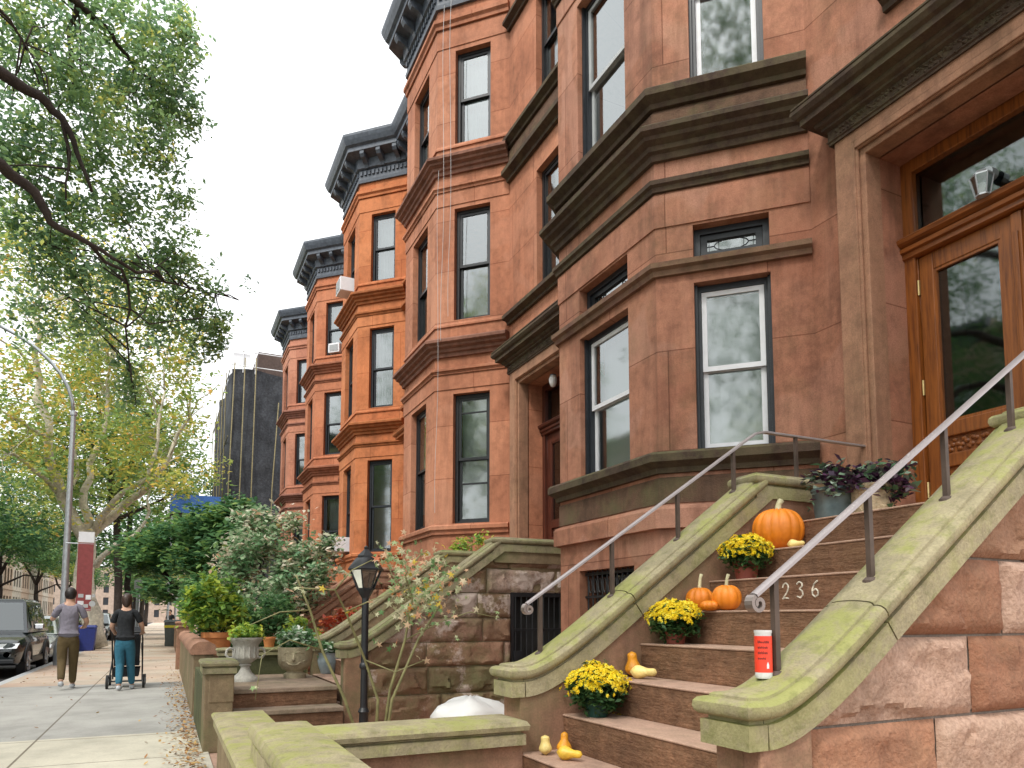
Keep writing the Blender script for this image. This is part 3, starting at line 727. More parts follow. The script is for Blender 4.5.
M['h1ledge2'] = stone('brown transom belt', (.19,.10,.07), moss=.25, stain=.5, streak=.4, bump=.3)
DOORS = [(1.98,3.62),(8.12,9.74),(13.95,15.25),(19.75,21.05),(25.4,26.7)]
H1, F1, W1 = house('pinkish brown house in front with orange oak double doors and white window sashes', 1.45, 7.86, 5.24, 1.82, .95, .78, 'h1', 'h1ledge', DOORS[0], 1, False, 'h1case', 1)
H2, F2, W2 = house('salmon brownstone with black sash windows, next beyond the pinkish house with the pumpkins', 7.86, 13.78, 11.36, 1.75, .95, .66, 'h2', 'h2ledge', DOORS[1], 2, True, 'h1case', 2)
H3, F3, W3 = house('vivid orange painted house in the middle of the terrace', 13.78, 19.5, 17.05, 1.75, .92, .68, 'h3', 'h3ledge', DOORS[2], 3, True, None, 5)
H4, F4, W4 = house('burnt orange house just beyond the vivid orange one, with a small air conditioner upstairs', 19.5, 25.1, 22.6, 1.75, .92, .66, 'h4', 'h4ledge', DOORS[3], 3, True, None, 4)
H5, F5, W5 = house('rose brown house last of the terrace before the dark netted scaffold', 25.1, 31.0, 28.2, 1.8, .92, .7, 'h5', 'h5ledge', DOORS[4], 3, True, None, 9)
# lamps over the doors
def door_lamp(H, y, x, z, globe=False):
    mb = MB()
    if globe:
        mb.lathe((x,y,z), [(.03,.07),(.05,.06),(.05,.05),(.02,.05)], 14); o = mb.build('door_lamp', M['black'], H)
        g = MB(); g.lathe((x,y,z), [(.045,.05),(.06,.0),(.055,-.06),(.035,-.11),(.001,-.125)], 16); g.build('lamp_globe', M['candle'], o, smooth=True)
    else:
        mb.tube([(x+.13,y,z+.10),(x+.06,y,z+.10)], .045, 12); mb.tube([(x+.06,y,z+.10),(x,y,z+.095)], .012, 8)
        mb.lathe((x,y,z), [(.001,.11),(.05,.085),(.075,.06),(.075,.05)], 6)
        for k in range(6):
            a = k*math.pi/3; mb.tube([(x+.073*math.cos(a),y+.073*math.sin(a),z+.055),(x+.045*math.cos(a),y+.045*math.sin(a),z-.085)], .005, 5)
        mb.lathe((x,y,z), [(.047,-.08),(.047,-.092),(.001,-.10)], 6); o = mb.build('door_lamp', M['galv'], H)
        g = MB(); g.lathe((x,y,z), [(.07,.05),(.043,-.08)], 6, cap=False); g.build('lamp_glass', M['glass'], o)
        b = MB(); b.lathe((x,y,z-.03), [(.001,-.045),(.025,-.03),(.03,0),(.02,.03),(.001,.05)], 12); b.build('bulb', M['candle'], o, smooth=True)
p = atX(982, 184, 5.10); door_lamp(H1, p.y, p.x, p.z)
p = atX(553, 379, 4.98); door_lamp(H2, p.y, p.x, p.z, True)

# ------------------------------------------------------------------ stoops
XK = lambda k: 2.05 + .27*(k-4)
ZK = lambda k: .74 + .194*(k-4)
def cope_path(x1=3.60):
    out = [(1.72,1.01)]; ln = lambda x: 1.248+.725*(x-2.25)
    a, b = (1.80,1.01), (2.27,ln(2.27)); c = (2.27-(b[1]-1.01)/.725, 1.01)
    for i in range(15):
        t = i/14; out.append(((1-t)**2*a[0]+2*t*(1-t)*c[0]+t*t*b[0], (1-t)**2*a[1]+2*t*(1-t)*c[1]+t*t*b[1]))
    for x in (2.5,2.8,3.1,3.35,x1): out.append((x, ln(x)))
    return out
CPATH = cope_path()
def cz(x):
    P = CPATH
    if x <= P[0][0]: return P[0][1]
    for (a, b) in zip(P, P[1:]):
        if a[0] <= x <= b[0]: return a[1]+(b[1]-a[1])*(x-a[0])/(b[0]-a[0])
    return P[-1][1]
_h = [(.118,-.165),(.118,-.082),(.098,-.080),(.098,-.068),(.122,-.064),(.133,-.054),(.138,-.038),(.136,-.020),(.126,-.008),(.110,-.003),(.096,-.004),(.094,.006),(.084,.012),(.045,.018)]
COPE = _h + [(0,.02)] + [(-a, b) for a, b in reversed(_h)]
def cap_stack(mb, x0, x1, yc, hy, zt):
    """moulded cap: the coping section returned round three sides"""
    rows = [(a-.138, b) for a, b in _h] + [(-.1,.0195)]
    base = len(mb.v)
    for e, z in rows:
        for sx, sy in ((0,-1),(1,-1),(1,1),(0,1)): mb.v.append((x1+.0 if sx else x0-e, yc+sy*(hy+e), zt+z))
    for i in range(len(rows)-1):
        for k in range(4):
            k2 = (k+1) % 4; mb.f.append((base+i*4+k, base+i*4+k2, base+(i+1)*4+k2, base+(i+1)*4+k)); mb.t.append(.5); mb.m.append(0)
    t = base+(len(rows)-1)*4; mb.f += [(t,t+1,t+2,t+3), (base+3,base+2,base+1,base)]; mb.t += [.5]*2; mb.m += [0]*2

def facet(a, b):
    """broken stone: a tilted plane for every cell"""
    v = Vector((a, b, 0)); p = mnoise.voronoi(v)[1][0]; h = mnoise.noise_vector(p*3.7)
    return .020*h.z + .050*(h.x*(v.x-p.x) + h.y*(v.y-p.y))
def rock(mb, x0, x1, rows, y, topf, rd, wmin=.55, wmax=1.05, skip=None, out=.05, n=9, tones=None, sgn=-1):
    """rock faced blocks laid in courses on the plane Y=y, facing -Y"""
    for ri, (za, zb) in enumerate(zip(rows, rows[1:])):
        x = x0 - (0 if ri % 2 else rd.uniform(0, .3))
        while x < x1:
            w = rd.uniform(wmin, wmax); xa, xb = max(x, x0), min(x+w, x1); x += w
            if xb-xa < .12: continue
            segs = [(xa, xb)]
            if skip and za < skip[3]-.02 and xb > skip[0] and xa < skip[1]:
                segs = [s for s in ((xa, min(xb, skip[0])), (max(xa, skip[1]), xb)) if s[1]-s[0] > .08]
            for xa_, xb_ in segs:
                if za > max(topf(xa_), topf(xb_)): continue
                mb.tone = rd.choice(tones) if tones else rd.random()
                sd = rd.uniform(0, 99); base = len(mb.v); nx = max(5, int((xb_-xa_)/.022)); nz = max(5, int((zb-za)/.022))
                tilt = rd.uniform(-.012,.012); tz = rd.uniform(-.01,.014)
                for i in range(nx+1):
                    for j in range(nz+1):
                        u, v = i/nx, j/nz; xx = xa_+.005+(xb_-xa_-.010)*u; zz = za+.005+(zb-za-.010)*v
                        e = min(u*(xb_-xa_), (1-u)*(xb_-xa_), v*(zb-za), (1-v)*(zb-za))
                        k = min(1, e/.05); k = k*(2-k)
                        nn = mnoise.fractal(Vector((xx*4.5+sd, zz*4.5, sd)), .75, 2.3, 5); rg = abs(mnoise.noise(Vector((xx*7+sd, zz*6.5, sd*2))))+.25*abs(mnoise.noise(Vector((xx*17, zz*19+sd, sd))))
                        dd = -.014 + k*(out*.8 + facet(xx*4.6+sd, zz*5.2) + .016*nn - .012*rg + tilt*(u-.5)*2 + tz*(v-.5)*2)
                        dd = max(dd, -.010); zz = min(zz, topf(xx))
                        mb.v.append((xx + .006*mnoise.noise(Vector((zz*9, sd, 3))), y + sgn*dd, zz))
                for i in range(nx):
                    for j in range(nz):
                        a = base+i*(nz+1)+j; mb.f.append((a, a+nz+1, a+nz+2, a+1)); mb.t.append(mb.tone); mb.m.append(0)

def polyx(mb, poly, y0, y1):
    """polygon [(x,z)] extruded from y0 to y1"""
    n = len(poly); vs = [(x,y0,z) for x,z in poly] + [(x,y1,z) for x,z in poly]
    mb.mesh(vs, [tuple(range(n)), tuple(range(2*n-1, n-1, -1))] + [(i,(i+1)%n,(i+1)%n+n,i+n) for i in range(n)])

def stoop(label, yi0, yi1, cope, cheekm, blockm, rows, seed, gate=None, rails=False, smooth_out=False, x_end=4.76):
    rd = random.Random(seed)
    T = thing('stoop', (3.0, (yi0+yi1)/2, 0), label, 'stoop', 'front stoops of the terrace')
    st = MB()
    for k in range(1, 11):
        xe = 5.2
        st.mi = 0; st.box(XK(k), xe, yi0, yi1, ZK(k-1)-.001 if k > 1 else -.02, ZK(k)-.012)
        st.mi = 1; st.box(XK(k)-.006, xe+.0, yi0, yi1, ZK(k)-.012, ZK(k))  # thin pale sheet, painted sky light on top of the same stone
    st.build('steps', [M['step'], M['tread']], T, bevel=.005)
    for side, (ya, yb) in (('near', (yi0-.21, yi0)), ('far', (yi1, yi1+.21))):
        yc = (ya+yb)/2
        under = [(x, z-.145) for x, z in CPATH]
        mb = MB()
        if side == 'near' and gate:
            gx0, gx1, gz = gate
            polyx(mb, [(1.78,-.02),(gx0,-.02),(gx0,cz(gx0)-.16)] + [p for p in reversed(under) if 1.78 < p[0] < gx0] + [(1.78,.85)], ya+.080, yb)
            mb.box(gx0, gx1, ya+.045, yb, gz, 2.09); mb.box(gx1, x_end, ya+.045, yb, -.02, 2.09)
        else:
            polyx(mb, [(1.78,-.02),(3.6,-.02),(3.6,cz(3.6)-.16)] + [p for p in reversed(under) if 1.78 < p[0] < 3.6] + [(1.78,.85)], ya+(.080 if side == 'near' else 0), yb)
            mb.box(3.6, x_end, ya+(.080 if side == 'near' else 0), yb, -.02, 2.09)
        cw = mb.build('cheek_wall', M[cheekm], T, recalc=False)
        if side == 'near':
            rk = MB(); topf = lambda x: (cz(x)-.15 if x < 3.55 else 2.10)
            # dressed newel at the foot, rock faced courses behind it
            rk.tone = .5
            rock(rk, 2.02, x_end, rows, ya+.050, topf, rd, skip=(gate[0], gate[1], 0, gate[2]) if gate else None, tones=None)
            rk.build('stonework', M[blockm], cw, smooth=38, recalc=False)
            mo = MB(); polyx(mo, [(2.0,-.02),(gate[0] if gate else 3.6,-.02)] + [(x, z-.01) for x, z in reversed(under) if 2.0 < x < (gate[0] if gate else 3.6)], ya+.066, ya+.080)
            mo.build('mortar_bed', M['mortar'] if blockm == 'block' else M['lowwall'], cw, recalc=False)
            nw = MB(); polyx(nw, [(1.775,-.02),(2.015,-.02)]+[(x,z-.14) for x,z in ((2.015,cz(2.015)),(1.9,cz(1.9)),(1.775,1.01))], ya-.004, ya+.08); nw.build('newel_facing', M['cheek'], cw, bevel=.01)
        cp = MB(); xj = 2.50 if side == 'far' else 2.36; cp.sweepxz([p for p in CPATH if 1.80 <= p[0] < xj-.01]+[(xj, cz(xj))], COPE, yc); cp.sweepxz([(xj+.006, cz(xj+.006))]+[p for p in CPATH if p[0] > xj+.02], COPE, yc); cap_stack(cp, 1.70, 1.802, yc, .138, 1.01)
        cp.build('coping', M[cope], cw, smooth=33)
        pd = MB(); cap_stack(pd, 3.52, x_end+.01, yc, .139, 2.25); pd.build('pedestal_cap', M[cope], cw, smooth=33)
        if True: ps = MB(); ps.box(3.56, x_end, yc-.10, yc+.10, 1.95, 2.1); ps.build('pedestal', M[cheekm], cw)
        if rails: handrail(T, yc, side)
    if gate:
        gx0, gx1, gz = gate; y = yi0-.14; g = MB()
        for (a, b, c, d) in ((gx0,gx0+.04,0,gz-.01),(gx1-.04,gx1,0,gz-.01),(gx0+.04,gx1-.04,gz-.06,gz-.01),(gx0+.04,gx1-.04,1.12,1.15),(gx0+.04,gx1-.04,.06,.1)): g.box(a, b, y-.02, y+.02, c, d)
        for k in range(9): xx = gx0+.07+(gx1-gx0-.14)*k/8; g.tube([(xx,y,.1),(xx,y,gz-.06)], .009, 6)
        gt = g.build('under_stoop_gate', M['iron'], T); lk = MB(); lk.box(gx0+.03, gx0+.14, y-.04, y-.021, .72, .88); lk.build('gate_lock', M['black'], gt)
        bk = MB(); bk.box(gx0, gx1, yi0-.012, yi0-.003, -.02, gz); bk.build('passage_shade', M['dark'], T)  # dark sheet painted as the shade of the opening behind the bars
    return T

def handrail(T, yc, side):
    z0, sl = 1.36, .672
    rz = lambda x: z0 + sl*(x-1.87)
    hb = MB(); w, h = .019, .008
    ypos = yc
    path = [(1.87+.0, rz(1.87))]
    xs = [1.87, 2.4, 3.0, 3.60]; P = [(x, rz(x)) for x in xs]
    kx = 3.60 if side == 'far' else 3.78; P = [(x, rz(x)) for x in (1.87, 2.4, 3.0, kx)]; kz = rz(kx+.055)
    P += [(kx+.06, kz), (kx+.14, kz+.02), (4.2, kz+.022), (4.76, kz+.025)]
    prof = [(-w,-h),(w,-h),(w,h*.4),(w*.5,h),(-w*.5,h),(-w,h*.4)]
    hb.sweepxz(P, prof, ypos)
    hr = hb.build('handrail', M['railtop'], T, smooth=30)
    sc = MB(); c = (1.88, rz(1.87)-.030)                       # volute at the foot
    pts = []
    for i in range(22):
        a = R(120) + i*R(22); r = .031*(1-i/30); pts.append((c[0]+r*math.cos(a), c[1]+r*math.sin(a)))
    sc.sweepxz(pts, [(-w,-.007),(w,-.007),(w,.007),(-w,.007)], ypos); sc.build('volute', M['rail'], hr)
    xp = (1.96, 2.46, 2.97, 3.45, 4.04) if side == 'far' else (1.97, 2.48, 2.97, 3.46, 4.1)
    for x in xp:
        b = MB(); top = rz(x) if x < kx+.06 else kz+.02
        foot = cz(x) if x < 3.5 else 2.25
        b.box(x-.011, x+.011, ypos-.011, ypos+.011, foot-.02, top-.008); b.lathe((x, ypos, foot+.012), [(.036,-.04),(.032,0),(.02,.012)], 12)
        b.build('baluster', M['post'], hr)

ST1 = stoop('wide brown stoop in front, decked with pumpkins and yellow chrysanthemums', 2.03, 3.60, 'coping', 'cheek', 'block', [-.07,.25,.57,.89,1.21,1.53,1.85,2.2], 3, None, True)
ST2 = stoop('green stained stoop with an iron gate under it, behind the white plastic bundle', 8.10, 9.76, 'coping2', 'lowwall', 'blockgreen', [-.2,.10,.41,.72,1.0,1.28,1.58,1.88,2.2], 6, (3.80, 4.56, 1.60))
ST3 = stoop('brown stoop of the vivid orange house, behind the black lantern post', 13.9, 15.3, 'copingbrown', 'cheek', 'block', [-.1,.3,.7,1.1,1.5,1.85,2.2], 8)
ST4 = stoop('brown stoop half hidden by the pink leaved shrub', 19.7, 21.1, 'copingbrown', 'cheek', 'block', [-.1,.3,.7,1.1,1.5,1.85,2.2], 9)
ST5 = stoop('farthest brown stoop, by the rose brown house', 25.35, 26.75, 'copingbrown', 'cheek', 'block', [-.1,.3,.7,1.1,1.5,1.85,2.2], 10)
# house number painted on a riser of the front stoop
def strokes(mb, lines, org, ux, h, x, th=.006):
    for ln in lines:
        for (a, b) in zip(ln, ln[1:]):
            mb.tube([(x, org[0]+ux*a[0]*h, org[1]+a[1]*h), (x, org[0]+ux*b[0]*h, org[1]+b[1]*h)], th, 6, squash=1)
nb = MB(); X8 = XK(8)-.001; p2 = atX(783, 599, X8); p3 = atX(797, 598, X8); p6 = atX(812, 597, X8)
two = [[(.0,.72),(.1,.92),(.28,1),(.45,.88),(.48,.68),(.36,.42),(.12,.14),(0,0),(.22,.06),(.5,.02)]]
three = [[(.02,.86),(.2,1),(.42,.92),(.44,.72),(.22,.56),(.45,.42),(.48,.18),(.28,0),(.02,.1)]]
six = [[(.46,.98),(.2,.8),(.04,.46),(.06,.14),(.26,0),(.46,.12),(.48,.34),(.3,.5),(.08,.36)]]
for pos, g in ((p2, two), (p3, three), (p6, six)): strokes(nb, g, (pos.y, pos.z), -1, .088, X8, .0045)
nb.build('house_number', plain('worn cream number paint', (.62,.58,.48), .8, var=.5, bscale=200), ST1)
# ------------------------------------------------------------------ front area of the near house
def slab_cap(mb, x0, x1, y0, y1, z0, z1, b=.035):
    """wall coping with a rolled edge all round"""
    rows = [(.0,z0),(.0,z0+(z1-z0)*.42),(-.02,z0+(z1-z0)*.46),(-.02,z0+(z1-z0)*.52),(.012,z0+(z1-z0)*.58),(.018,z0+(z1-z0)*.76),(.004,z0+(z1-z0)*.93),(-b,z1-.004),(-b*1.8,z1)]
    base = len(mb.v)
    for e, z in rows:
        for X, Y in ((x0-e,y0-e),(x1+e,y0-e),(x1+e,y1+e),(x0-e,y1+e)): mb.v.append((X,Y,z))
    for i in range(len(rows)-1):
        for k in range(4):
            k2 = (k+1)%4; mb.f.append((base+i*4+k, base+i*4+k2, base+(i+1)*4+k2, base+(i+1)*4+k)); mb.t.append(.5); mb.m.append(0)
    t = base+(len(rows)-1)*4; mb.f += [(t,t+1,t+2,t+3),(base+3,base+2,base+1,base)]; mb.t += [.5]*2; mb.m += [0]*2
AW = thing('area_wall', (.56, 4.8, 0), 'low mossy coped wall along the sidewalk, turning in to meet the foot of the front stoop', 'low wall')
mb = MB(); mb.box(.40, .70, 1.2, 6.1, -.02, .44); mb.build('wall', M['lowwall'], AW, bevel=.01)
mb = MB(); slab_cap(mb, .37, .73, 1.2, 6.16, .44, .55); mb.build('lower_coping', M['coping'], AW, smooth=40)
mb = MB(); slab_cap(mb, .43, .71, 1.25, 4.06, .553, .735); mb.build('upper_coping', M['coping'], AW, smooth=40)
mb = MB(); mb.box(.70, 1.78, 3.56, 3.80, -.02, .60); mb.build('return_wall', M['cheek'], AW, bevel=.01)
mb = MB(); slab_cap(mb, .713, 1.775, 3.52, 3.84, .60, .735, .03); mb.build('return_coping', M['coping'], AW, smooth=40)
GP = thing('gate_pier', (.50, 7.85, 0), 'green stained square pier with a moulded cap beside the white urn', 'pier')
mb = MB(); mb.box(.37, .63, 7.62, 8.12, -.02, .74); mb.box(.405, .635, 7.61, 7.63, .46, .73); mb.build('shaft', M['lowwall'], GP, bevel=.012)
mb = MB(); slab_cap(mb, .345, .655, 7.585, 8.15, .74, .87); mb.build('cap', M['coping2'], GP, smooth=40)
GS = thing('garden_steps', (1.3, 8.8, 0), 'dark steps up to the raised paved terrace holding the urns', 'steps')
mb = MB(); mb.mi = 0; mb.box(.645, 1.72, 7.98, 10.2, -.02, .50); mb.box(.645, 1.72, 7.66, 7.98, -.02, .31); mb.box(.645, 1.72, 7.3, 7.66, -.02, .13)
mb.mi = 1; mb.box(.645, 1.72, 7.955, 10.2, .50, .55); mb.box(.645, 1.72, 7.635, 7.955, .31, .36); mb.box(.645, 1.72, 7.28, 7.635, .13, .17)
mb.build('steps', [M['step'], M['flag']], GS, bevel=.01)
TW = thing('terrace_wall', (1.2, 10.0, 0), 'dark green stained low wall behind the white urn', 'low wall')
mb = MB(); mb.box(.64, 1.72, 9.9, 10.1, .55, .80); mb.box(.37, .63, 8.15, 10.1, -.02, .66); mb.build('wall', stone('dark green wall', (.07,.075,.035), stain=.5, green=.6), TW)
mb = MB(); slab_cap(mb, .62, 1.74, 9.86, 10.14, .80, .90); mb.build('coping', M['coping2'], TW, smooth=40)
YW = thing('yard_wall', (.45, 13, 0), 'brown low wall with a rounded coping farther along the sidewalk', 'low wall')
mb = MB(); mb.box(.36, .60, 10.4, 19.5, -.02, .80); mb.build('wall', M['lowwall'], YW)
mb = MB(); mb.sweepxz([(0,0),(1,0)], [(0,0)]*3, 0) if False else None
prof = [(-.16,0),(.16,0),(.17,.06),(.13,.13),(.06,.17),(-.06,.17),(-.13,.13),(-.17,.06)]
vs = [(.48+a, y, .80+z) for y in (10.36, 19.5) for a, z in prof]; n = len(prof)
mb.mesh(vs, [tuple(range(n)), tuple(range(2*n-1,n-1,-1))]+[(i,(i+1)%n,(i+1)%n+n,i+n) for i in range(n)]); mb.build('coping', M['copingbrown'], YW, smooth=50)
YP = thing('gate_pier', (.40, 20.2, 0), 'brown stone pier between the lime shrub and the far grey bin', 'pier')
mb = MB(); mb.box(.28, .62, 20.0, 20.4, -.02, 1.05); mb.build('shaft', M['cheek'], YP, bevel=.01)
mb = MB(); slab_cap(mb, .25, .65, 19.97, 20.43, 1.05, 1.2); mb.build('cap', M['copingbrown'], YP, smooth=40)
FW = thing('yard_wall', (.5, 30, 0), 'low wall of the farther front yards running toward the far bin', 'low wall')
mb = MB(); mb.box(.40, .62, 20.9, 60, -.02, .8); mb.build('wall', M['cheek'], FW)
mb = MB(); mb.box(.37, .65, 20.88, 60.02, .8, .9); mb.build('coping', M['copingbrown'], FW, bevel=.02)

# ---- planters on the terrace
p = Vector((.86, 8.95, .55))
U = thing('urn_planter', p, 'pale grey two handled urn on a foot, planted with yellow and green', 'urn')
mb = MB(); mb.lathe(p, [(.15,0),(.15,.03),(.13,.05),(.075,.10),(.05,.15),(.05,.17),(.07,.185),(.055,.20),(.10,.235),(.135,.26),(.14,.30),(.13,.36),(.145,.42),(.185,.475),(.195,.49),(.195,.505),(.17,.505),(.15,.46),(.001,.45)], 28, cap=False)
for s in (-1, 1):
    mb.tube([p+Vector((s*a,0,b)) for a, b in ((.13,.27),(.185,.27),(.215,.31),(.205,.36),(.17,.385),(.135,.37))], .014, 8)
for k in range(14):
    a = k*2*math.pi/14; mb.tube([p+Vector((.137*math.cos(a),.137*math.sin(a),.27)), p+Vector((.133*math.cos(a),.133*math.sin(a),.40))], .012, 6)
mb.build('urn', M['urn'], U, smooth=60)
leaves('foliage', M['leaflime'], [(p.x,p.y,p.z+.56,.18,.18,.10,1)], 70, 9, .035, .05, U, (.1,1), seed=1)
p = Vector((1.46, 9.2, .55))
U = thing('face_planter', p, 'ochre cast stone planter with a face on it, beside the grey urn', 'planter')
mb = MB(); mb.lathe(p, [(.13,0),(.135,.05),(.10,.07),(.10,.085),(.15,.11),(.195,.17),(.205,.24),(.205,.33),(.21,.36),(.21,.375),(.185,.375),(.18,.33),(.001,.32)], 28, cap=False); mb.build('pot', M['urn2'], U, smooth=50)
mb = MB(); d = Vector((-.25,-1,0)).normalized(); t = Vector((d.y*-1, d.x, 0))
def fp(a, z, o): return p + d*(math.sqrt(max(0,.2**2-a*a))+o-.01) + t*a + Vector((0,0,z))
mb.tube([fp(0,.30,.01), fp(0,.25,.03), fp(0,.215,.035)], [.012,.016,.02], 8)
for s in (-1,1):
    mb.tube([fp(s*.03,.31,.006), fp(s*.065,.32,.01), fp(s*.11,.295,.004)], .012, 6); mb.lathe(fp(s*.065,.275,.0), [(.001,-.014),(.02,0),(.001,.014)], 10)
    mb.tube([fp(s*.001,.165,.018), fp(s*.05,.175,.012), fp(s*.085,.20,.002)], .012, 6); mb.lathe(fp(s*.11,.215,-.02), [(.001,-.04),(.04,0),(.001,.04)], 10)
mb.build('face_relief', M['urn2'], U, smooth=True)
leaves('foliage', M['leafwhite'], [(p.x,p.y,p.z+.46,.22,.2,.15,1)], 80, 8, .045, .06, U, (.05,1), seed=2)
p = at(328, 664, 9.75); p.z = .55
U = thing('potted_plant', p, 'grey blue pot with white green leaves, right behind the face planter', 'potted plant')
mb = MB(); mb.lathe(p, [(.09,0),(.12,.08),(.14,.17),(.12,.25),(.135,.27),(.11,.27),(.001,.25)], 24, cap=False); mb.build('pot', M['bluepot'], U, smooth=60)
leaves('foliage', M['leafwhite'], [(p.x,p.y,p.z+.33,.15,.13,.10,1)], 40, 7, .035, .05, U, (.2,1), seed=3)
p = at(343, 655, 10.5); p.z = .55
PR = thing('plinth', (p.x, p.y, -.02), 'stone plinth carrying the cast pot of red leaves', 'plinth')
mb = MB(); mb.box(p.x-.25,p.x+.25,p.y-.2,p.y+.25,-.02,.55); mb.build('block', M['step'], PR, bevel=.01)
U = thing('potted_plant', p, 'ochre footed pot planted with bright red leaves, by the lantern post', 'potted plant')
mb = MB(); mb.lathe(p, [(.14,0),(.15,.05),(.10,.09),(.13,.13),(.19,.22),(.21,.33),(.20,.42),(.225,.46),(.225,.49),(.19,.49),(.001,.44)], 26, cap=False); mb.build('pot', M['urn2'], U, smooth=60)
leaves('foliage', M['leafred'], [(p.x-.08,p.y,p.z+.62,.24,.2,.16,1),(p.x+.12,p.y,p.z+.72,.14,.14,.17,1)], 60, 8, .05, .07, U, (.1,1), seed=4)
p = Vector((.74, 12.1, .55))
PR2 = thing('plinth', (p.x, p.y, -.02), 'brown block under the orange terracotta pot', 'plinth')
mb = MB(); mb.box(p.x-.25,p.x+.3,p.y-.3,p.y+.3,-.02,.72); mb.build('block', M['cheek'], PR2, bevel=.01)
p.z = .72
U = thing('potted_shrub', p, 'orange terracotta pot holding a tall lime and yellow shrub', 'potted shrub')
mb = MB(); mb.lathe(p, [(.17,0),(.21,.22),(.22,.25),(.235,.26),(.235,.34),(.20,.34),(.18,.28),(.001,.27)], 26, cap=False); mb.build('pot', M['terra2'], U, smooth=50)
c = at(214, 596, 12.1)
leaves('foliage', M['leaflime'], [(c.x,c.y,c.z-.05,.42,.4,.42,1.2),(c.x-.2,c.y,c.z-.25,.28,.3,.25,.6),(c.x+.2,c.y,c.z-.3,.28,.3,.22,.6)], 230, 10, .06, .09, U, (.05,.95), seed=5)
mb = MB()
for k in range(7):
    a = k*.9; mb.tube([p+Vector((.05*math.cos(a),.05*math.sin(a),.25)), p+Vector((.2*math.cos(a),.2*math.sin(a),.6))], [.012,.006], 5)
mb.build('stem', M['bark'], U)
p = at(269, 652, 9.98); p.z = .90
U = thing('flower_pot', p, 'small pinkish terracotta pot standing on the dark green wall', 'flower pot')
mb = MB(); mb.lathe(p, [(.06,0),(.075,.09),(.085,.10),(.085,.13),(.07,.13),(.06,.1),(.001,.09)], 18, cap=False); mb.build('pot', M['terra2'], U, smooth=50)

# ---- lantern post in the yard
p = Vector((1.88, 7.45, 0)); zl = at(369, 590, 7.4).z
LP = thing('lantern_post', p, 'black garden lantern on a slim black post in front of the green stained stoop', 'lantern post')
mb = MB(); mb.tube([p+Vector((0,0,-.02)), p+Vector((0,0,zl-.05))], .036, 14); mb.lathe(p, [(.08,0),(.08,.04),(.05,.08),(.045,.30),(.06,.32),(.04,.36)], 14); mb.lathe(p+Vector((0,0,.75)), [(.037,0),(.052,.02),(.052,.05),(.037,.07)], 14); mb.build('post', M['black'], LP, smooth=50)
q = p+Vector((0,0,zl))
mb = MB()
mb.lathe(q, [(.03,-.10),(.07,-.03),(.085,0),(.085,.02)], 6); mb.lathe(q, [(.185,.205),(.19,.22),(.11,.33),(.09,.34),(.09,.36),(.04,.41),(.02,.43),(.025,.45),(.001,.47)], 6)
for k in range(6):
    a = k*math.pi/3; mb.tube([q+Vector((.083*math.cos(a),.083*math.sin(a),.0)), q+Vector((.165*math.cos(a),.165*math.sin(a),.21))], .008, 5)
mb.build('lantern_frame', M['black'], LP, smooth=30)
mb = MB(); mb.lathe(q, [(.078,.01),(.158,.205)], 6, cap=False); mb.build('lantern_glass', M['doorglass'], LP)

# ---- white plastic bundle
p = Vector((2.62, 6.35, 0))
mb = MB(); n, m_ = 40, 16
for j in range(m_+1):
    for i in range(n):
        a = 2*math.pi*i/n; t = j/m_; rr = .38*max(.02, 1-t**5)**.5*(.86+.14*math.sin(t*3)); zz = .54*(t**.8)
        w = mnoise.fractal(Vector((math.cos(a)*1.6+zz*2.2, math.sin(a)*1.6, zz*6)), .8, 2, 4)*1.1-.9*abs(mnoise.noise(Vector((math.cos(a)*3+zz*4, math.sin(a)*3, 2))))+.2
        mb.v.append((p.x+(rr*(1+.10*w))*math.cos(a)*1.05, p.y+(rr*(1+.10*w))*math.sin(a)*.85, zz+.03*w*t))
for j in range(m_):
    for i in range(n): mb.f.append((j*n+i, j*n+(i+1)%n, (j+1)*n+(i+1)%n, (j+1)*n+i)); mb.t.append(.5); mb.m.append(0)
mb.f.append(tuple(m_*n+i for i in range(n))); mb.t.append(.5); mb.m.append(0)
tag(mb.build('plastic_bundle', M['bagwhite'], loc=p, smooth=True), 'white plastic bundle lying in the yard behind the low coped wall', 'bundle')

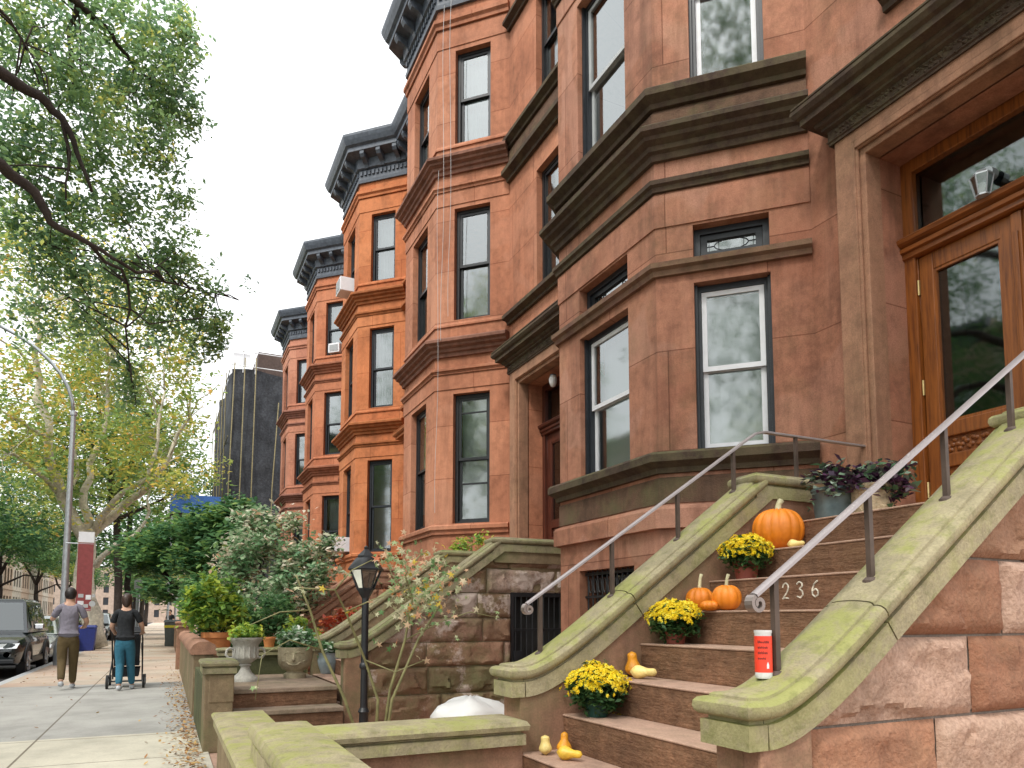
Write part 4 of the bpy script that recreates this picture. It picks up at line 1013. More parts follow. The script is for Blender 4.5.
# ------------------------------------------------------------------ autumn things on the front steps
def mum(p, r, label, potm, ph, pr, tall=1.0, seed=0):
    T = thing('potted_chrysanthemum', p, label, 'chrysanthemum', 'yellow chrysanthemums on the front steps')
    mb = MB(); mb.lathe(p, [(pr*.76,0),(pr*.95,ph*.80),(pr,ph*.81),(pr*1.03,ph),(pr*.92,ph),(pr*.85,ph*.85),(.001,ph*.84)], 24, cap=False); mb.build('pot', M[potm], T, smooth=40)
    c = p+Vector((0,0,ph+r*.25)); rd = random.Random(seed)
    leaves('foliage', M['mumleaf'], [(c.x,c.y,c.z,r*.95,r*.95,r*.62*tall,1)], 240, 7, .019, .03, T, (0,1), shell=.5, seed=seed)
    g = np.random.default_rng(seed+5); fb = MB(); N = 520
    for k in range(N):
        zz = 1-(k+.5)/N*1.12; a = k*2.39996
        rr = math.sqrt(max(0,1-zz*zz)); j = (1+g.normal()*.06)*(1+.16*mnoise.noise(Vector((math.cos(a)*rr*1.8+seed, math.sin(a)*rr*1.8, zz*1.8))))
        if zz < .30 and g.random() < .45+(.30-zz)*1.0: continue
        q = Vector((math.cos(a)*rr*r*1.02*j, math.sin(a)*rr*r*1.02*j, zz*r*.70*tall*j)); nn = Vector((q.x, q.y, q.z*1.6)).normalized()
        nn = (nn+Vector(g.normal(size=3))*.25).normalized(); q = c+q; u = nn.orthogonal().normalized(); v = nn.cross(u); s = g.uniform(.012,.019)
        fb.tone = float(g.random()); ring = []
        for i in range(14):
            an = 2*math.pi*i/14; ra = s*(1 if i % 2 else .62); ring.append(q+u*math.cos(an)*ra+v*math.sin(an)*ra+nn*(.004 if i % 2 else .0))
        b0 = len(fb.v); fb.v += [tuple(x) for x in ring]+[tuple(q+nn*.003)]
        for i in range(14): fb.f.append((b0+i, b0+(i+1)%14, b0+14)); fb.t.append(fb.tone); fb.m.append(0)
        ring = [q+nn*.006+u*math.cos(i*math.pi/3)*s*.42+v*math.sin(i*math.pi/3)*s*.42 for i in range(6)]; b0 = len(fb.v)
        fb.tone = .35*float(g.random()); fb.v += [tuple(x) for x in ring]+[tuple(q+nn*.012)]
        for i in range(6): fb.f.append((b0+i, b0+(i+1)%6, b0+6)); fb.t.append(fb.tone); fb.m.append(0)
    fb.build('blossoms', M['blossom'], T, recalc=False)
    return T
def ycol(px, X): v = at(px, 600, 3); return X*v.y/v.x
def on(px, py, k): q = atZ(px, py, ZK(k)); q.z = ZK(k); return q
q = Vector((2.165, 0, ZK(4))); q.y = ycol(596, q.x); mum(q, .160, 'yellow chrysanthemum in a dark green pot, lowest of those on the steps', 'greenpot', .105, .073, 1.2, 1)
q = Vector((2.71, 0, ZK(6))); q.y = ycol(675, q.x); mum(q, .150, 'yellow chrysanthemum in a terracotta pot, in front of the two small pumpkins', 'terra', .095, .066, 1.15, 2)
q = Vector((3.25, 3.40, ZK(8))); mum(q, .150, 'yellow chrysanthemum in a terracotta pot, right below the big pumpkin', 'terra', .115, .08, 1.15, 3)
def pumpkin(p, r, h, label, sh=.08, rib=.14, ribs=9, mat='orange', name='pumpkin', stem=True, lean=0):
    T = thing(name, p, label, 'pumpkin', 'pumpkins on the front steps')
    mb = MB(); prof = []
    for i in range(15):
        t = math.pi*i/14; rr = max(.001, r*math.sin(t)**.75); z = h*(.5-.5*math.cos(t)); z = z+(h*.07 if i == 0 else 0)-(h*.10 if i == 14 else 0)
        prof.append((rr, z))
    n = ribs*6; base = len(mb.v)
    for rr, z in prof:
        for k in range(n):
            a = 2*math.pi*k/n; f = 1-rib*(1-abs(math.sin(ribs*a/2)))**2.0
            mb.v.append((p.x+rr*f*math.cos(a), p.y+rr*f*math.sin(a), p.z+z*(1-.03*(1-f)/max(rib,.01))))
    for i in range(14):
        for k in range(n): mb.f.append((i*n+k, i*n+(k+1)%n, (i+1)*n+(k+1)%n, (i+1)*n+k)); mb.t.append(.5); mb.m.append(0)
    mb.build('rind', M[mat], T, smooth=True)
    if stem:
        sb = MB(); s = r*.13; sb.tube([p+Vector((0,0,h*.86)), p+Vector((0,0,h*.86+sh*.35)), p+Vector((s*.4,-s*.2,h*.86+sh)), p+Vector((s*1.2,-s*.4,h*.86+sh*1.35))], [s*1.7,s,s*.85,s], 7); sb.build('stem', M['stem'], T, smooth=True)
    return T
q = Vector((3.555, 3.425, ZK(9))); pumpkin(q, .162, .275, 'big round orange pumpkin near the top of the steps', .07, .07, 14)
q = on(727, 606, 7) if False else Vector((2.93, at(727,606,3.12).y, ZK(7))); q.y = 2.93*(at(727,606,3).y/at(727,606,3).x)
pumpkin(q, .085, .15, 'upright orange pumpkin with a pale stem, nearer the grey handrail', .06, .10, 9)
q = Vector((2.95, 0, ZK(7))); q.y = q.x*(at(700,606,3).y/at(700,606,3).x)
pumpkin(q, .085, .145, 'orange pumpkin with a pale stem, beside the low chrysanthemum blossoms', .075, .10, 9)
q = Vector((2.855, 0, ZK(7))); q.y = q.x*(at(711,608,3).y/at(711,608,3).x)
pumpkin(q, .062, .06, 'tiny flat orange pumpkin in front of the two small ones', .0, .16, 9, stem=False)
def gourd(p, d, L, r0, r1, mat, label, up=None):
    """pear shaped: fat end r0 at p, neck end r1 toward d; bumps come from the skin"""
    d = Vector(d).normalized(); pts, rad = [], []
    for i in range(15):
        t = i/14; b = math.sin(min(1, t/.30)*math.pi/2) if t < .30 else 1
        r = r0*b if t < .30 else r0+(r1-r0)*(.5-.5*math.cos(min(1,(t-.30)/.42)*math.pi))
        if t > .86: r *= math.sqrt(max(.02, 1-((t-.86)/.14)**2))
        pts.append(Vector(p)+d*L*t + Vector((0,0,.0))); rad.append(max(.003, r))
    mb = MB(); mb.tube(pts, rad, 14)
    T = mb.build('gourd', M[mat], loc=p, smooth=True); tag(T, label, 'gourd', 'gourds on the front steps')
    return T
q = Vector((1.87, 0, ZK(3))); q.y = ycol(545, q.x); gourd(q, (.0,.05,1), .105, .036, .024, 'gourdp', 'pale striped gourd standing upright on the lowest step')
q = Vector((1.87, 0, ZK(3)+.037)); q.y = ycol(556, q.x); gourd(q, (.5,-.85,.0), .15, .038, .02, 'gourd', 'yellow gourd lying on the lowest step in front of the leaning orange one')
q = Vector((1.965, 0, ZK(3))); q.y = ycol(563, q.x); gourd(q, (.1,.1,1), .12, .042, .02, 'gourdo', 'orange gourd leaning behind the lying yellow one')
q = Vector((2.50, 0, ZK(5))); q.y = 2.50*(at(634,672,3).y/at(634,672,3).x); gourd(q, (-.1,.0,1), .15, .05, .028, 'gourdo', 'tall orange gourd standing behind the green potted chrysanthemum')
q = Vector((2.43, 0, ZK(5)+.036)); q.y = 2.43*(at(630,676,3).y/at(630,676,3).x); gourd(q, (.45,-.9,.03), .17, .040, .023, 'gourdp', 'pale yellow gourd lying at the foot of the tall orange one')
q = Vector((3.47, 0, ZK(9)+.025)); q.y = 3.47*(at(787,545,3).y/at(787,545,3).x); gourd(q, (.35,-.9,.03), .11, .030, .015, 'gourdp', 'small pale gourd lying beside the big pumpkin')
# fallen petals
g = np.random.default_rng(3); pb = MB()
for (px, py, k, n_) in ((625,715,4,26),(690,642,6,18),(742,645,6,8)):
    c = on(px, py, k)
    for i in range(n_):
        a = c+Vector((g.normal()*.03, g.normal()*.05, .003)); s = .006; an = g.uniform(0,6.28); u = Vector((math.cos(an)*s, math.sin(an)*s, 0)); v = Vector((-u.y, u.x, 0)); pb.tone = g.random()
        pb.face([a-u-v, a+u-v, a+u+v+Vector((0,0,.003)), a-u+v])
tag(pb.build('fallen_petals', M['blossom'], recalc=False), 'scattered yellow petals on the steps', 'petals', kind='stuff')
# kale planters on the landing
p = Vector((3.93, at(832,500,3.35).y-.0, ZK(10))); p.y = p.x*(at(833,500,3).y/at(833,500,3).x)
U = thing('planter', p, 'blue grey metal tub of purple and green leaves, beside the pedestal', 'planter', 'planters at the front door')
mb = MB(); mb.lathe(p, [(.11,0),(.12,.10),(.13,.20),(.137,.205),(.137,.22),(.12,.22),(.115,.18),(.001,.17)], 24, cap=False); mb.build('tub', M['zinc'], U, smooth=50)
leaves('foliage', M['leafkale'], [(p.x,p.y,p.z+.28,.17,.17,.10,1),(p.x-.05,p.y-.05,p.z+.22,.15,.15,.08,.4)], 85, 8, .032, .05, U, (0,1), seed=12)
p = Vector((4.05, 0, ZK(10))); p.y = p.x*(at(872,492,3).y/at(872,492,3).x)
U = thing('planter', p, 'pale wicker basket of purple and orange leaves, nearest the oak door', 'planter', 'planters at the front door')
mb = MB(); mb.lathe(p, [(.11,0),(.125,.10),(.13,.19),(.14,.20),(.14,.22),(.12,.22),(.11,.18),(.001,.17)], 24, cap=False); mb.build('basket', M['wicker'], U, smooth=50)
leaves('foliage', M['leafkale'], [(p.x,p.y,p.z+.26,.16,.16,.09,1),(p.x+.03,p.y-.14,p.z+.20,.10,.10,.12,.6)], 90, 8, .034, .05, U, (0,.98), seed=13)
# glass with an orange label on the near coping
q = atZ(764, 676, 1.07); q = Vector((1.925, q.y*1.925/q.x, cz(1.925)+.02))
T = thing('candle_glass', q, 'tall glass candle with an orange red label on the mossy coping', 'candle')
mb = MB(); mb.lathe(q, [(.027,0),(.030,.005),(.030,.022),(.030,.13),(.029,.158),(.031,.162),(.031,.17),(.027,.17),(.026,.15),(.001,.148)], 24, cap=False); mb.build('glass', M['candle'], T, smooth=40)
mb = MB(); mb.lathe(q, [(.0306,.022),(.0306,.150)], 32, cap=False); lab = mb.build('paper_label', M['canred'], T, smooth=True)
vd = Vector((-q.x, -q.y, 0)).normalized(); a0 = math.atan2(vd.y, vd.x)
def lp(a, z): return q+Vector((.0312*math.cos(a0+a), .0312*math.sin(a0+a), z))
mb = MB()
rd = random.Random(2)
for row in range(4):
    z = .126-.019*row; a = -.62
    while a < .55-.1*row:
        h = rd.uniform(.005,.009); mb.tube([lp(a,z), lp(a+.05,z+h), lp(a+.1,z-.002), lp(a+.14,z+h*.6)], .0008, 4); a += .19
mb.build('lettering', M['black'], lab)
mb = MB(); mb.face([lp(.35,.036), lp(.62,.036), lp(.62,.05), lp(.485,.06), lp(.35,.05)]); mb.build('emblem', M['white'], lab, recalc=False)

# ------------------------------------------------------------------ window units on the facade
def ac(F, o, lev_z, label, w=.46, h=.36, out=.32):
    u = (o[0]+o[1])/2; q = F.P(u, lev_z, .1)
    T = thing('air_conditioner', q, label, 'air conditioner', 'window air conditioners')
    mb = MB(); mb.fbox(F, u-w/2, u+w/2, lev_z, lev_z+h, -.11, out); mb.build('case', M['white'], T, bevel=.015)
    mb = MB()
    for k in range(9): z = lev_z+.06+k*(h-.12)/8; mb.fbox(F, u-w/2+.05, u+w/2-.05, z-.008, z+.008, out+.001, out+.012)
    mb.build('grille', M['grey'], T)
o = [x for x in W3 if x[0] == 2 and x[2] == 0][0][1]; ac(F3[2], o, o[2]+.06, 'white air conditioner in a lower window of the vivid orange house', .56)
o = [x for x in W3 if x[0] == 2 and x[2] == 2][0][1]; ac(F3[2], o, o[2]+.06, 'white air conditioner in the top window of the vivid orange house', .5)
o = [x for x in W4 if x[0] == 1 and x[2] == 2][0][1]; ac(F4[1], o, o[2]+.06, 'white air conditioner in the top side window of the burnt orange house', .4, .3, .05)
# pale cables hanging down the salmon house
mb = MB()
for (u, zt, zb) in ((.99,12.0,6.3),(1.12,11.9,5.9),(1.2,8.9,3.0)):
    F = F2[1]; pts = [F.P(min(F.L-.02,u+.02*math.sin(i*.7)), zt+(zb-zt)*i/12, .225+.01*math.sin(i*1.3)) for i in range(13)]; mb.tube(pts, .004, 5)
mb.build('cable', M['grey'], H2)
# ------------------------------------------------------------------ shrubs and the young tree by the houses
def stems(T, base, tops, r=.03, mat='bark', seed=0, name='stem'):
    rd = random.Random(seed); mb = MB()
    for t in tops:
        a = Vector(base)+Vector((rd.uniform(-.08,.08), rd.uniform(-.08,.08), 0)); t = Vector(t); m1 = a.lerp(t,.4)+Vector((rd.uniform(-.1,.1),rd.uniform(-.1,.1),.12)); m2 = a.lerp(t,.75)+Vector((rd.uniform(-.1,.1),rd.uniform(-.1,.1),.05))
        mb.tube([a, m1, m2, t], [r, r*.75, r*.5, r*.25], 6)
    return mb.build(name, M[mat], T, smooth=True)
def B(px, py, Y, rx, rz, w=1, ry=None):
    c = at(px, py, Y); return (c.x, c.y, c.z, rx, ry or rx, rz, w)
b = [B(262,545,14.6,.62,.42), B(300,560,14.2,.5,.36), B(240,568,14.6,.5,.5), B(285,595,14,.7,.5,1.3), B(230,600,14.6,.35,.4,.7), B(258,520,15,.45,.28,.6), B(318,575,13.6,.32,.3,.5), B(325,545,13.8,.22,.2,.25), B(290,522,14.6,.28,.2,.3), B(250,625,13.8,.5,.4,.8)]
T = thing('maple_shrub', (1.9,14.3,0), 'tall shrub with pinkish and green leaves in front of the orange houses', 'shrub')
leaves('foliage', M['leafvar'], b, 820, 12, .060, .17, T, (.05,1), seed=21, shell=.2)
stems(T, (1.9,14.3,0), [x[:3] for x in b], .035, seed=1)
b = [B(270,615,12.9,.42,.36), B(250,640,12.9,.35,.3), B(292,640,12.6,.3,.3), B(238,620,13,.3,.35)]
T = thing('evergreen_bush', (1.55,12.9,0), 'dark glossy bush between the lime shrub and the brown stoop', 'bush')
leaves('foliage', M['leafgreen'], b, 330, 11, .05, .10, T, (0,.8), seed=22)
stems(T, (1.55,12.9,0), [x[:3] for x in b], .02, seed=2)
b = [B(185,535,29,1.5,.55,1.2), B(150,560,30,1.2,.5), B(215,520,27,1.1,.5), B(205,560,28,1.4,.6,1.2), B(165,590,29,1.0,.35,.6), B(225,545,26,.8,.6,.8), B(140,545,31,.9,.35,.6), B(205,590,26,.9,.5,.8), B(240,510,27,.7,.35,.6)]
T = thing('spreading_tree', (1.9,28,0), 'dark green tree with layered branches leaning over the far sidewalk', 'tree')
leaves('crown', M['leafdark'], b, 900, 14, .13, .32, T, (0,.95), seed=23, flat=1.2)
tops = [x[:3] for x in b]; stems(T, (1.9,28,0), tops, .10, seed=3, name='trunk')
b = [B(300,500+130,11.4,.2,.2), B(316,640,11.3,.2,.15)]
T = thing('flowering_plant', (1.95,11.2,.0), 'low plant with yellow flecks at the foot of the brown stoop', 'plant')
leaves('foliage', M['leaflime'], b, 70, 9, .045, .07, T, (.1,1), seed=24); stems(T, (1.95,11.2,0), [x[:3] for x in b], .012, 'twig', seed=5)
b = [B(470,543,9.95,.2,.10), B(482,540,9.9,.12,.09), B(458,548,9.95,.14,.06)]
T = thing('trailing_plant', b[0][:3], 'small green and yellow plant on top of the green stained stoop', 'plant')
leaves('foliage', M['leaflime'], b, 60, 8, .03, .06, T, (.1,1), seed=25); stems(T, (b[0][0],b[0][1],2.1), [x[:3] for x in b], .01, 'twig', seed=6)
for px, py, Y, lab in ((205,606,17,'leafy shrub beside the brown pier, before the dark spreading tree'), (228,590,19,'round green shrub under the pink leaved shrub, toward the far bin')):
    b = [B(px,py,Y,.55,.5), B(px+12,py+20,Y,.4,.35)]
    T = thing('green_shrub', (b[0][0],Y,0), lab, 'shrub')
    leaves('foliage', M['leafgreen'], b, 200, 11, .07, .16, T, (.0,.9), seed=int(px)); stems(T, (b[0][0],Y,0), [x[:3] for x in b], .02, seed=7)
# young maple in the near yard: thin green stems, star shaped leaves
YT = thing('young_maple', (1.62, 6.2, 0), 'spindly young maple with yellow green stems in front of the lantern post', 'young tree')
mb = MB()
def pl(*pts): return [at(x, y, Y) for x, y, Y in pts]
base = Vector((1.66, 6.2, 0))
limbs = [ [base]+pl((378,700,6.2),(365,660,6.2),(345,610,6.1),(335,590,6.0),(300,588,5.9)),
          [base+Vector((.05,0,0))]+pl((390,690,6.2),(405,640,6.1),(412,600,6.1),(405,575,6.1),(420,555,6.0)),
          [base+Vector((.08,.02,0))]+pl((392,700,6.15),(418,640,6.1),(440,605,6.1)),
          [base+Vector((-.05,0,0))]+pl((345,700,6.2),(322,650,6.2),(310,610,6.2),(296,575,6.1)) ]
for L in limbs: mb.tube(L, [.016]+[.0135-.0019*i for i in range(len(L)-1)], 7)
for tw in ([(345,612,6.1),(372,600,6.0),(400,590,5.9),(440,580,5.8)],[(405,640,6.1),(440,622,6.0),(470,612,5.9),(500,618,5.8)],[(412,600,6.1),(392,575,6.1),(385,555,6.2)],[(322,650,6.2),(290,640,6.1),(262,655,6.0),(255,700,5.9)],[(365,660,6.2),(395,672,6.0),(425,660,5.9)],[(310,610,6.2),(280,612,6.2),(250,625,6.1)],[(335,590,6.0),(352,570,6),(372,560,5.9)]):
    mb.tube(pl(*tw), [.007,.0055,.004,.0025][:len(tw)], 5)
mb.build('stem', M['twig'], YT, smooth=True)
g = np.random.default_rng(8); lb = MB()
spots = [(405,555),(420,560),(432,566),(445,575),(415,575),(400,572),(428,585),(440,595),(412,592),(395,560),(385,553),(425,600),(400,600),(450,585),(408,612),(420,612),(436,608)]*22 + [(372,598),(350,606),(440,624),(470,612),(498,617),(392,590),(420,628),(395,640),(380,610),(345,570),(300,585),(318,588),(255,690),(262,655),(425,660),(372,640),(386,650),(458,640)]*2
for i, (px, py) in enumerate(spots):
    if (px, py) in ((255,690),(262,655)) and i % 2: continue
    jit = 9 if i < 374 else 4
    c = at(px+g.normal()*jit, py+g.normal()*jit, 6.0+g.normal()*.22)
    nn = Vector((g.normal(), g.normal()-1.0, g.normal()+.6)).normalized(); u = nn.orthogonal().normalized(); u = (u*math.cos(i*1.7)+nn.cross(u)*math.sin(i*1.7)); v = nn.cross(u); s = g.uniform(.022,.042)
    lb.tone = float(np.clip(g.normal(.55,.28),0,1)); ring = []
    for k in range(10):
        an = 2*math.pi*k/10; ra = s*((1,.40)[k % 2])*(1 if k != 0 else 1.15); ring.append(c+u*math.cos(an)*ra+v*math.sin(an)*ra-nn*(.2*ra if k % 2 == 0 else 0))
    b0 = len(lb.v); lb.v += [tuple(x) for x in ring]+[tuple(c)]
    for k in range(10): lb.f.append((b0+k, b0+(k+1)%10, b0+10)); lb.t.append(lb.tone); lb.m.append(0)
M['leafstar'] = leafmat('pale autumn maple leaves', [(0,(.12,.26,.09)),(.4,(.32,.44,.20)),(.62,(.66,.62,.42)),(.78,(.66,.42,.26)),(.92,(.55,.18,.09)),(1,(.66,.50,.08))], .35)
lb.build('foliage', M['leafstar'], YT, recalc=False)

# ------------------------------------------------------------------ street trees
def tree(name, base, limbs, blobs, ncl, per, size, spread, leaf, label, bark='bark', seed=0, tone=(0,1), group='street trees along the kerb', r0=None, twigs=0, twig_r=.012, **kw):
    T = thing(name, base, label, 'tree', group)
    mb = MB(); rd = random.Random(seed)
    for L, ra, rb in limbs:
        pts = [Vector(p) for p in L]; out = [pts[0]]
        for a, b in zip(pts, pts[1:]):
            n = 3
            for i in range(1, n+1):
                q = a.lerp(b, i/n)
                if i < n: q += Vector((rd.gauss(0,1), rd.gauss(0,1), rd.gauss(0,.6)))*(b-a).length*.035
                out.append(q)
        mb.tube(out, [ra+(rb-ra)*(i/(len(out)-1))**.8 for i in range(len(out))], 9)
    ring = [Vector(v) for v in mb.v[::9]]; sc = twig_r
    for k in range(twigs):                                   # fine twigs reaching from the limbs into the leaf sprays
        b = blobs[rd.choices(range(len(blobs)), [x[6] for x in blobs])[0]]
        t = Vector((b[0]+rd.gauss(0,.5)*b[3], b[1]+rd.gauss(0,.5)*b[4], b[2]+rd.gauss(0,.5)*b[5]))
        a = min(rd.sample(ring, min(40, len(ring))), key=lambda q: (q-t).length)
        L = (t-a).length; m1 = a.lerp(t,.35)+Vector((rd.gauss(0,1),rd.gauss(0,1),rd.gauss(0,1)+.6))*L*.06; m2 = a.lerp(t,.7)+Vector((rd.gauss(0,1),rd.gauss(0,1),rd.gauss(0,1)+.4))*L*.06
        mb.tube([a,m1,m2,t], [sc,sc*.75,sc*.5,sc*.25], 5)
        t2 = m2+Vector((rd.gauss(0,1),rd.gauss(0,1),rd.gauss(0,.7)-.2))*L*.25; mb.tube([m2,m2.lerp(t2,.5)+Vector((0,0,.03*L)),t2], [sc*.45,sc*.35,sc*.2], 4)
    mb.build('trunk', M[bark], T, smooth=True)
    leaves('crown', M[leaf], blobs, ncl, per, size, spread, T, tone, seed=seed, **kw)
    return T
# overhanging tree: trunk on the kerb left of the view
bs = Vector((-2.45, 4.6, 0))
fork = Vector((-2.35, 4.9, 4.6))
limbs = [([bs, (-2.4,4.7,2.2), fork], .30, .20),
  ([fork, at(-60,55,7.0), at(0,72,7.4), at(40,96,7.6), at(62,118,7.7), at(76,150,7.8), at(92,192,7.9)], .085, .014),
  ([at(62,118,7.7), at(70,152,7.8), at(66,200,7.9)], .022, .008),
  ([fork, at(-50,150,6.8), at(0,164,7.1), at(35,192,7.3), at(50,222,7.4), at(90,244,7.6), at(120,262,7.8)], .08, .014),
  ([fork, (-2.0,5.4,6.6), at(20,-40,8.5), at(78,3,9), at(110,30,9.3), at(134,68,9.6), at(160,84,9.8)], .08, .010),
  ([at(78,3,9), at(68,30,9.2), at(74,80,9.2)], .035, .008),
  ([at(-20,-10,8), at(10,20,8.2), at(24,44,8.4)], .022, .008),
  ([at(90,244,7.6), at(128,285,8.6), at(128,350,9.2), at(132,395,9.4)], .02, .006),
  ([at(120,262,7.8), at(165,282,9), at(205,292,10), at(238,300,10.5)], .018, .005),
  ([at(160,84,9.8), at(195,100,10.2)], .012, .005), ([fork, (-3.4,4.4,7), (-4.5,4,10)], .15, .03), ([fork, (-2.0,3.6,7), (-1.2,2.2,9.6)], .13, .03)]
def Bn(px, py, Y, rpx, rpz, w=None):
    c = at(px, py, Y); dist = math.hypot(c.x, c.y); s = dist/760
    return (c.x, c.y, c.z, rpx*s, rpx*s, rpz*s, w or rpx*rpz/2500)
bl = [Bn(20,20,9,60,45), Bn(90,15,9.3,70,40), Bn(150,30,9.6,48,52), Bn(60,75,9,62,48), Bn(120,90,9.6,62,48), Bn(165,95,9.8,32,55), Bn(30,130,8.8,50,40), Bn(95,150,9.2,52,45), Bn(150,150,9.6,44,38),
  Bn(20,205,8.8,40,32), Bn(70,200,9,48,40), Bn(125,205,9.4,45,40), Bn(60,265,9,60,45,.8), Bn(120,262,9.4,55,40,.8), Bn(170,262,9.8,38,45,.8), Bn(30,310,9.2,45,34,.3), Bn(90,315,9.4,50,34,.4), Bn(150,318,9.8,45,36,.5), Bn(195,310,10,30,34), Bn(130,380,9.4,14,46,.3), Bn(205,345,10.2,20,28,.35), Bn(20,165,8.8,30,30), Bn(183,40,9.8,16,60,.5), Bn(180,200,9.8,14,30,.18), Bn(176,118,9.8,28,22,.4), Bn(50,235,9,40,30), Bn(215,330,10.2,18,20,.2), Bn(246,287,10.6,5,4,.02),
  (-4,4,10.5,2.6,2.6,1.8,4), (-1.5,2.0,10.2,1.8,1.6,1.2,2), (-4.5,8,10,2.5,2.5,1.6,3), (-3,0,9.5,2,2,1.5,2)]
tree('street_tree', bs, limbs, bl, 2500, 18, .036, .13, 'leafnear', 'overhanging street tree with dark drooping branches and deep green leaves', 'bark', 31, (.05,1), None, shell=.0, droop=.7, twigs=120, twig_r=.011)
# pale barked plane tree behind the lamp post
def plane(base, Yc, seed, label, limb_px, blob_px, ncl, leaf='leafplane', r=.36, bark='planebark', tone=(.18,1), size=.11, spread=.45):
    limbs = []
    for pts, ra, rb in limb_px: limbs.append(([at(*p) for p in pts], ra, rb))
    limbs[0] = ([Vector(base)]+limbs[0][0], limbs[0][1], limbs[0][2])
    return tree('plane_tree', base, limbs, [Bn(*b) for b in blob_px], ncl, 13, size, spread, leaf, label, bark, seed, tone, shell=.1, twigs=70, twig_r=.035)
Y = 34.0
plane((-2.55,35,0), Y, 41, 'pale barked plane tree with yellow and orange leaves behind the lamp post',
  [([(85,600,35),(86,560,35),(86,535,35)], .46, .33),
   ([(86,540,35),(62,500,35),(48,440,34),(40,380,34),(32,310,33)], .27, .09), ([(60,495,35),(40,475,34),(15,455,33),(-15,448,33)], .12, .04),
   ([(86,535,35),(84,490,35),(96,450,35),(108,400,35),(112,350,36)], .20, .05), ([(88,535,35),(120,508,35),(150,485,34),(170,455,34),(190,400,34)], .24, .05),
   ([(95,530,35),(115,500,34),(148,478,33),(158,440,33),(165,390,33)], .16, .04), ([(96,566,34),(115,545,33),(135,535,33),(146,520,33),(150,490,33)], .13, .04), ([(62,500,35),(78,475,34),(74,440,34)], .1, .03),
   ([(48,440,34),(20,420,33),(0,410,33)], .1, .03), ([(40,380,34),(18,350,33),(-10,335,32)], .08, .03)],
  [(30,270,36,70,55), (90,285,37,70,50), (160,300,36,50,45,.7), (80,330,37,60,50), (110,400,37,55,50), (55,400,37,55,50), (10,380,32,45,60), (160,420,36,40,50), (190,395,33,26,45,.5), (70,470,35,55,35,.5), (140,480,33,50,30,.5), (20,480,32,40,36,.4), (150,370,34,45,45), (100,350,34,60,50), (175,480,32,30,24,.3), (20,240,33,40,40), (185,345,33,26,34,.4), (210,470,33,16,22,.15), (130,300,34,50,40), (60,520,34,40,20,.3), (20,440,33,40,36,.6), (125,440,33,40,34,.7)], 1350, size=.11, spread=.42)
plane((-2.6,47,0), 46, 42, 'darker trunked plane tree next behind the lamp post tree',
  [([(118,600,47),(117,540,47),(112,480,47)], .25, .17), ([(112,480,47),(100,430,46),(95,380,46)], .15, .05), ([(114,500,47),(140,450,46),(160,400,46)], .14, .05), ([(116,520,47),(150,505,46),(185,490,45)], .13, .04)],
  [(100,430,46,70,50), (150,440,46,55,50), (60,430,46,50,55), (180,460,45,35,45), (120,490,47,60,35,.6), (180,510,45,30,20,.3), (90,370,46,60,40), (40,480,46,45,35,.6)], 1150, bark='bark', tone=(.1,.8), size=.13)
plane((-2.5,62,0), 60, 43, 'third street tree in line beyond the lamp post',
  [([(129,600,62),(128,560,62),(130,510,62)], .26, .18), ([(130,510,62),(120,450,60)], .2, .05), ([(130,510,62),(160,460,60)], .2, .05)],
  [(120,470,60,60,50), (165,480,60,50,45), (90,500,60,40,40), (150,540,60,35,22,.3), (140,430,60,50,40), (100,550,60,40,22,.4), (60,470,60,45,50,.8), (70,530,60,40,20,.4)], 1000, leaf='leafgreen', bark='bark', tone=(.1,1), size=.16)
# trees along the far kerb: greens on the left edge
for i, (y, s) in enumerate(((58,51),(76,52),(96,53),(120,54))):
    b0 = Vector((-13.2, y, 0)); rr = 4.2
    tree('street_tree', b0, [([b0, b0+Vector((.1,0,3)), b0+Vector((0,.2,5))], .3, .2), ([b0+Vector((0,.2,5)), b0+Vector((1.5,-1,8)), b0+Vector((2.6,-1.5,10))], .16, .04), ([b0+Vector((0,.2,5)), b0+Vector((-1.6,.5,8)), b0+Vector((-2.5,1,10))], .16, .04), ([b0+Vector((0,.2,5)), b0+Vector((.4,1.2,10))], .15, .04), ([b0+Vector((0,0,4)), b0+Vector((2.0,-1.2,5)), b0+Vector((4,-2,4.8))], .12, .03)],
      [(b0.x+1.5,y-1,9.5,3.8,3.6,2.8,1.5), (b0.x-1.5,y+1,9.5,3.4,3.4,2.8,1), (b0.x,y,13,3.6,3.4,2.6,1.2), (b0.x+3.4,y-2,6.6,2.8,2.6,1.2,.6), (b0.x+2.8,y+2,7.4,2.8,2.6,1.6,.7), (b0.x+1,y,16,2.6,2.6,2.0,.7)], 1100, 12, .15, .5, ('leafdark','leafgreen','leafplane','leafgreen')[i],
      ('dark green tree first in the row on the far kerb','mid green tree on the far kerb behind the dark one','orange leaved tree on the far kerb, third in its row','pale green tree farthest along the far kerb')[i], 'bark', s, (0,.95), 'trees along the far kerb', shell=.2)
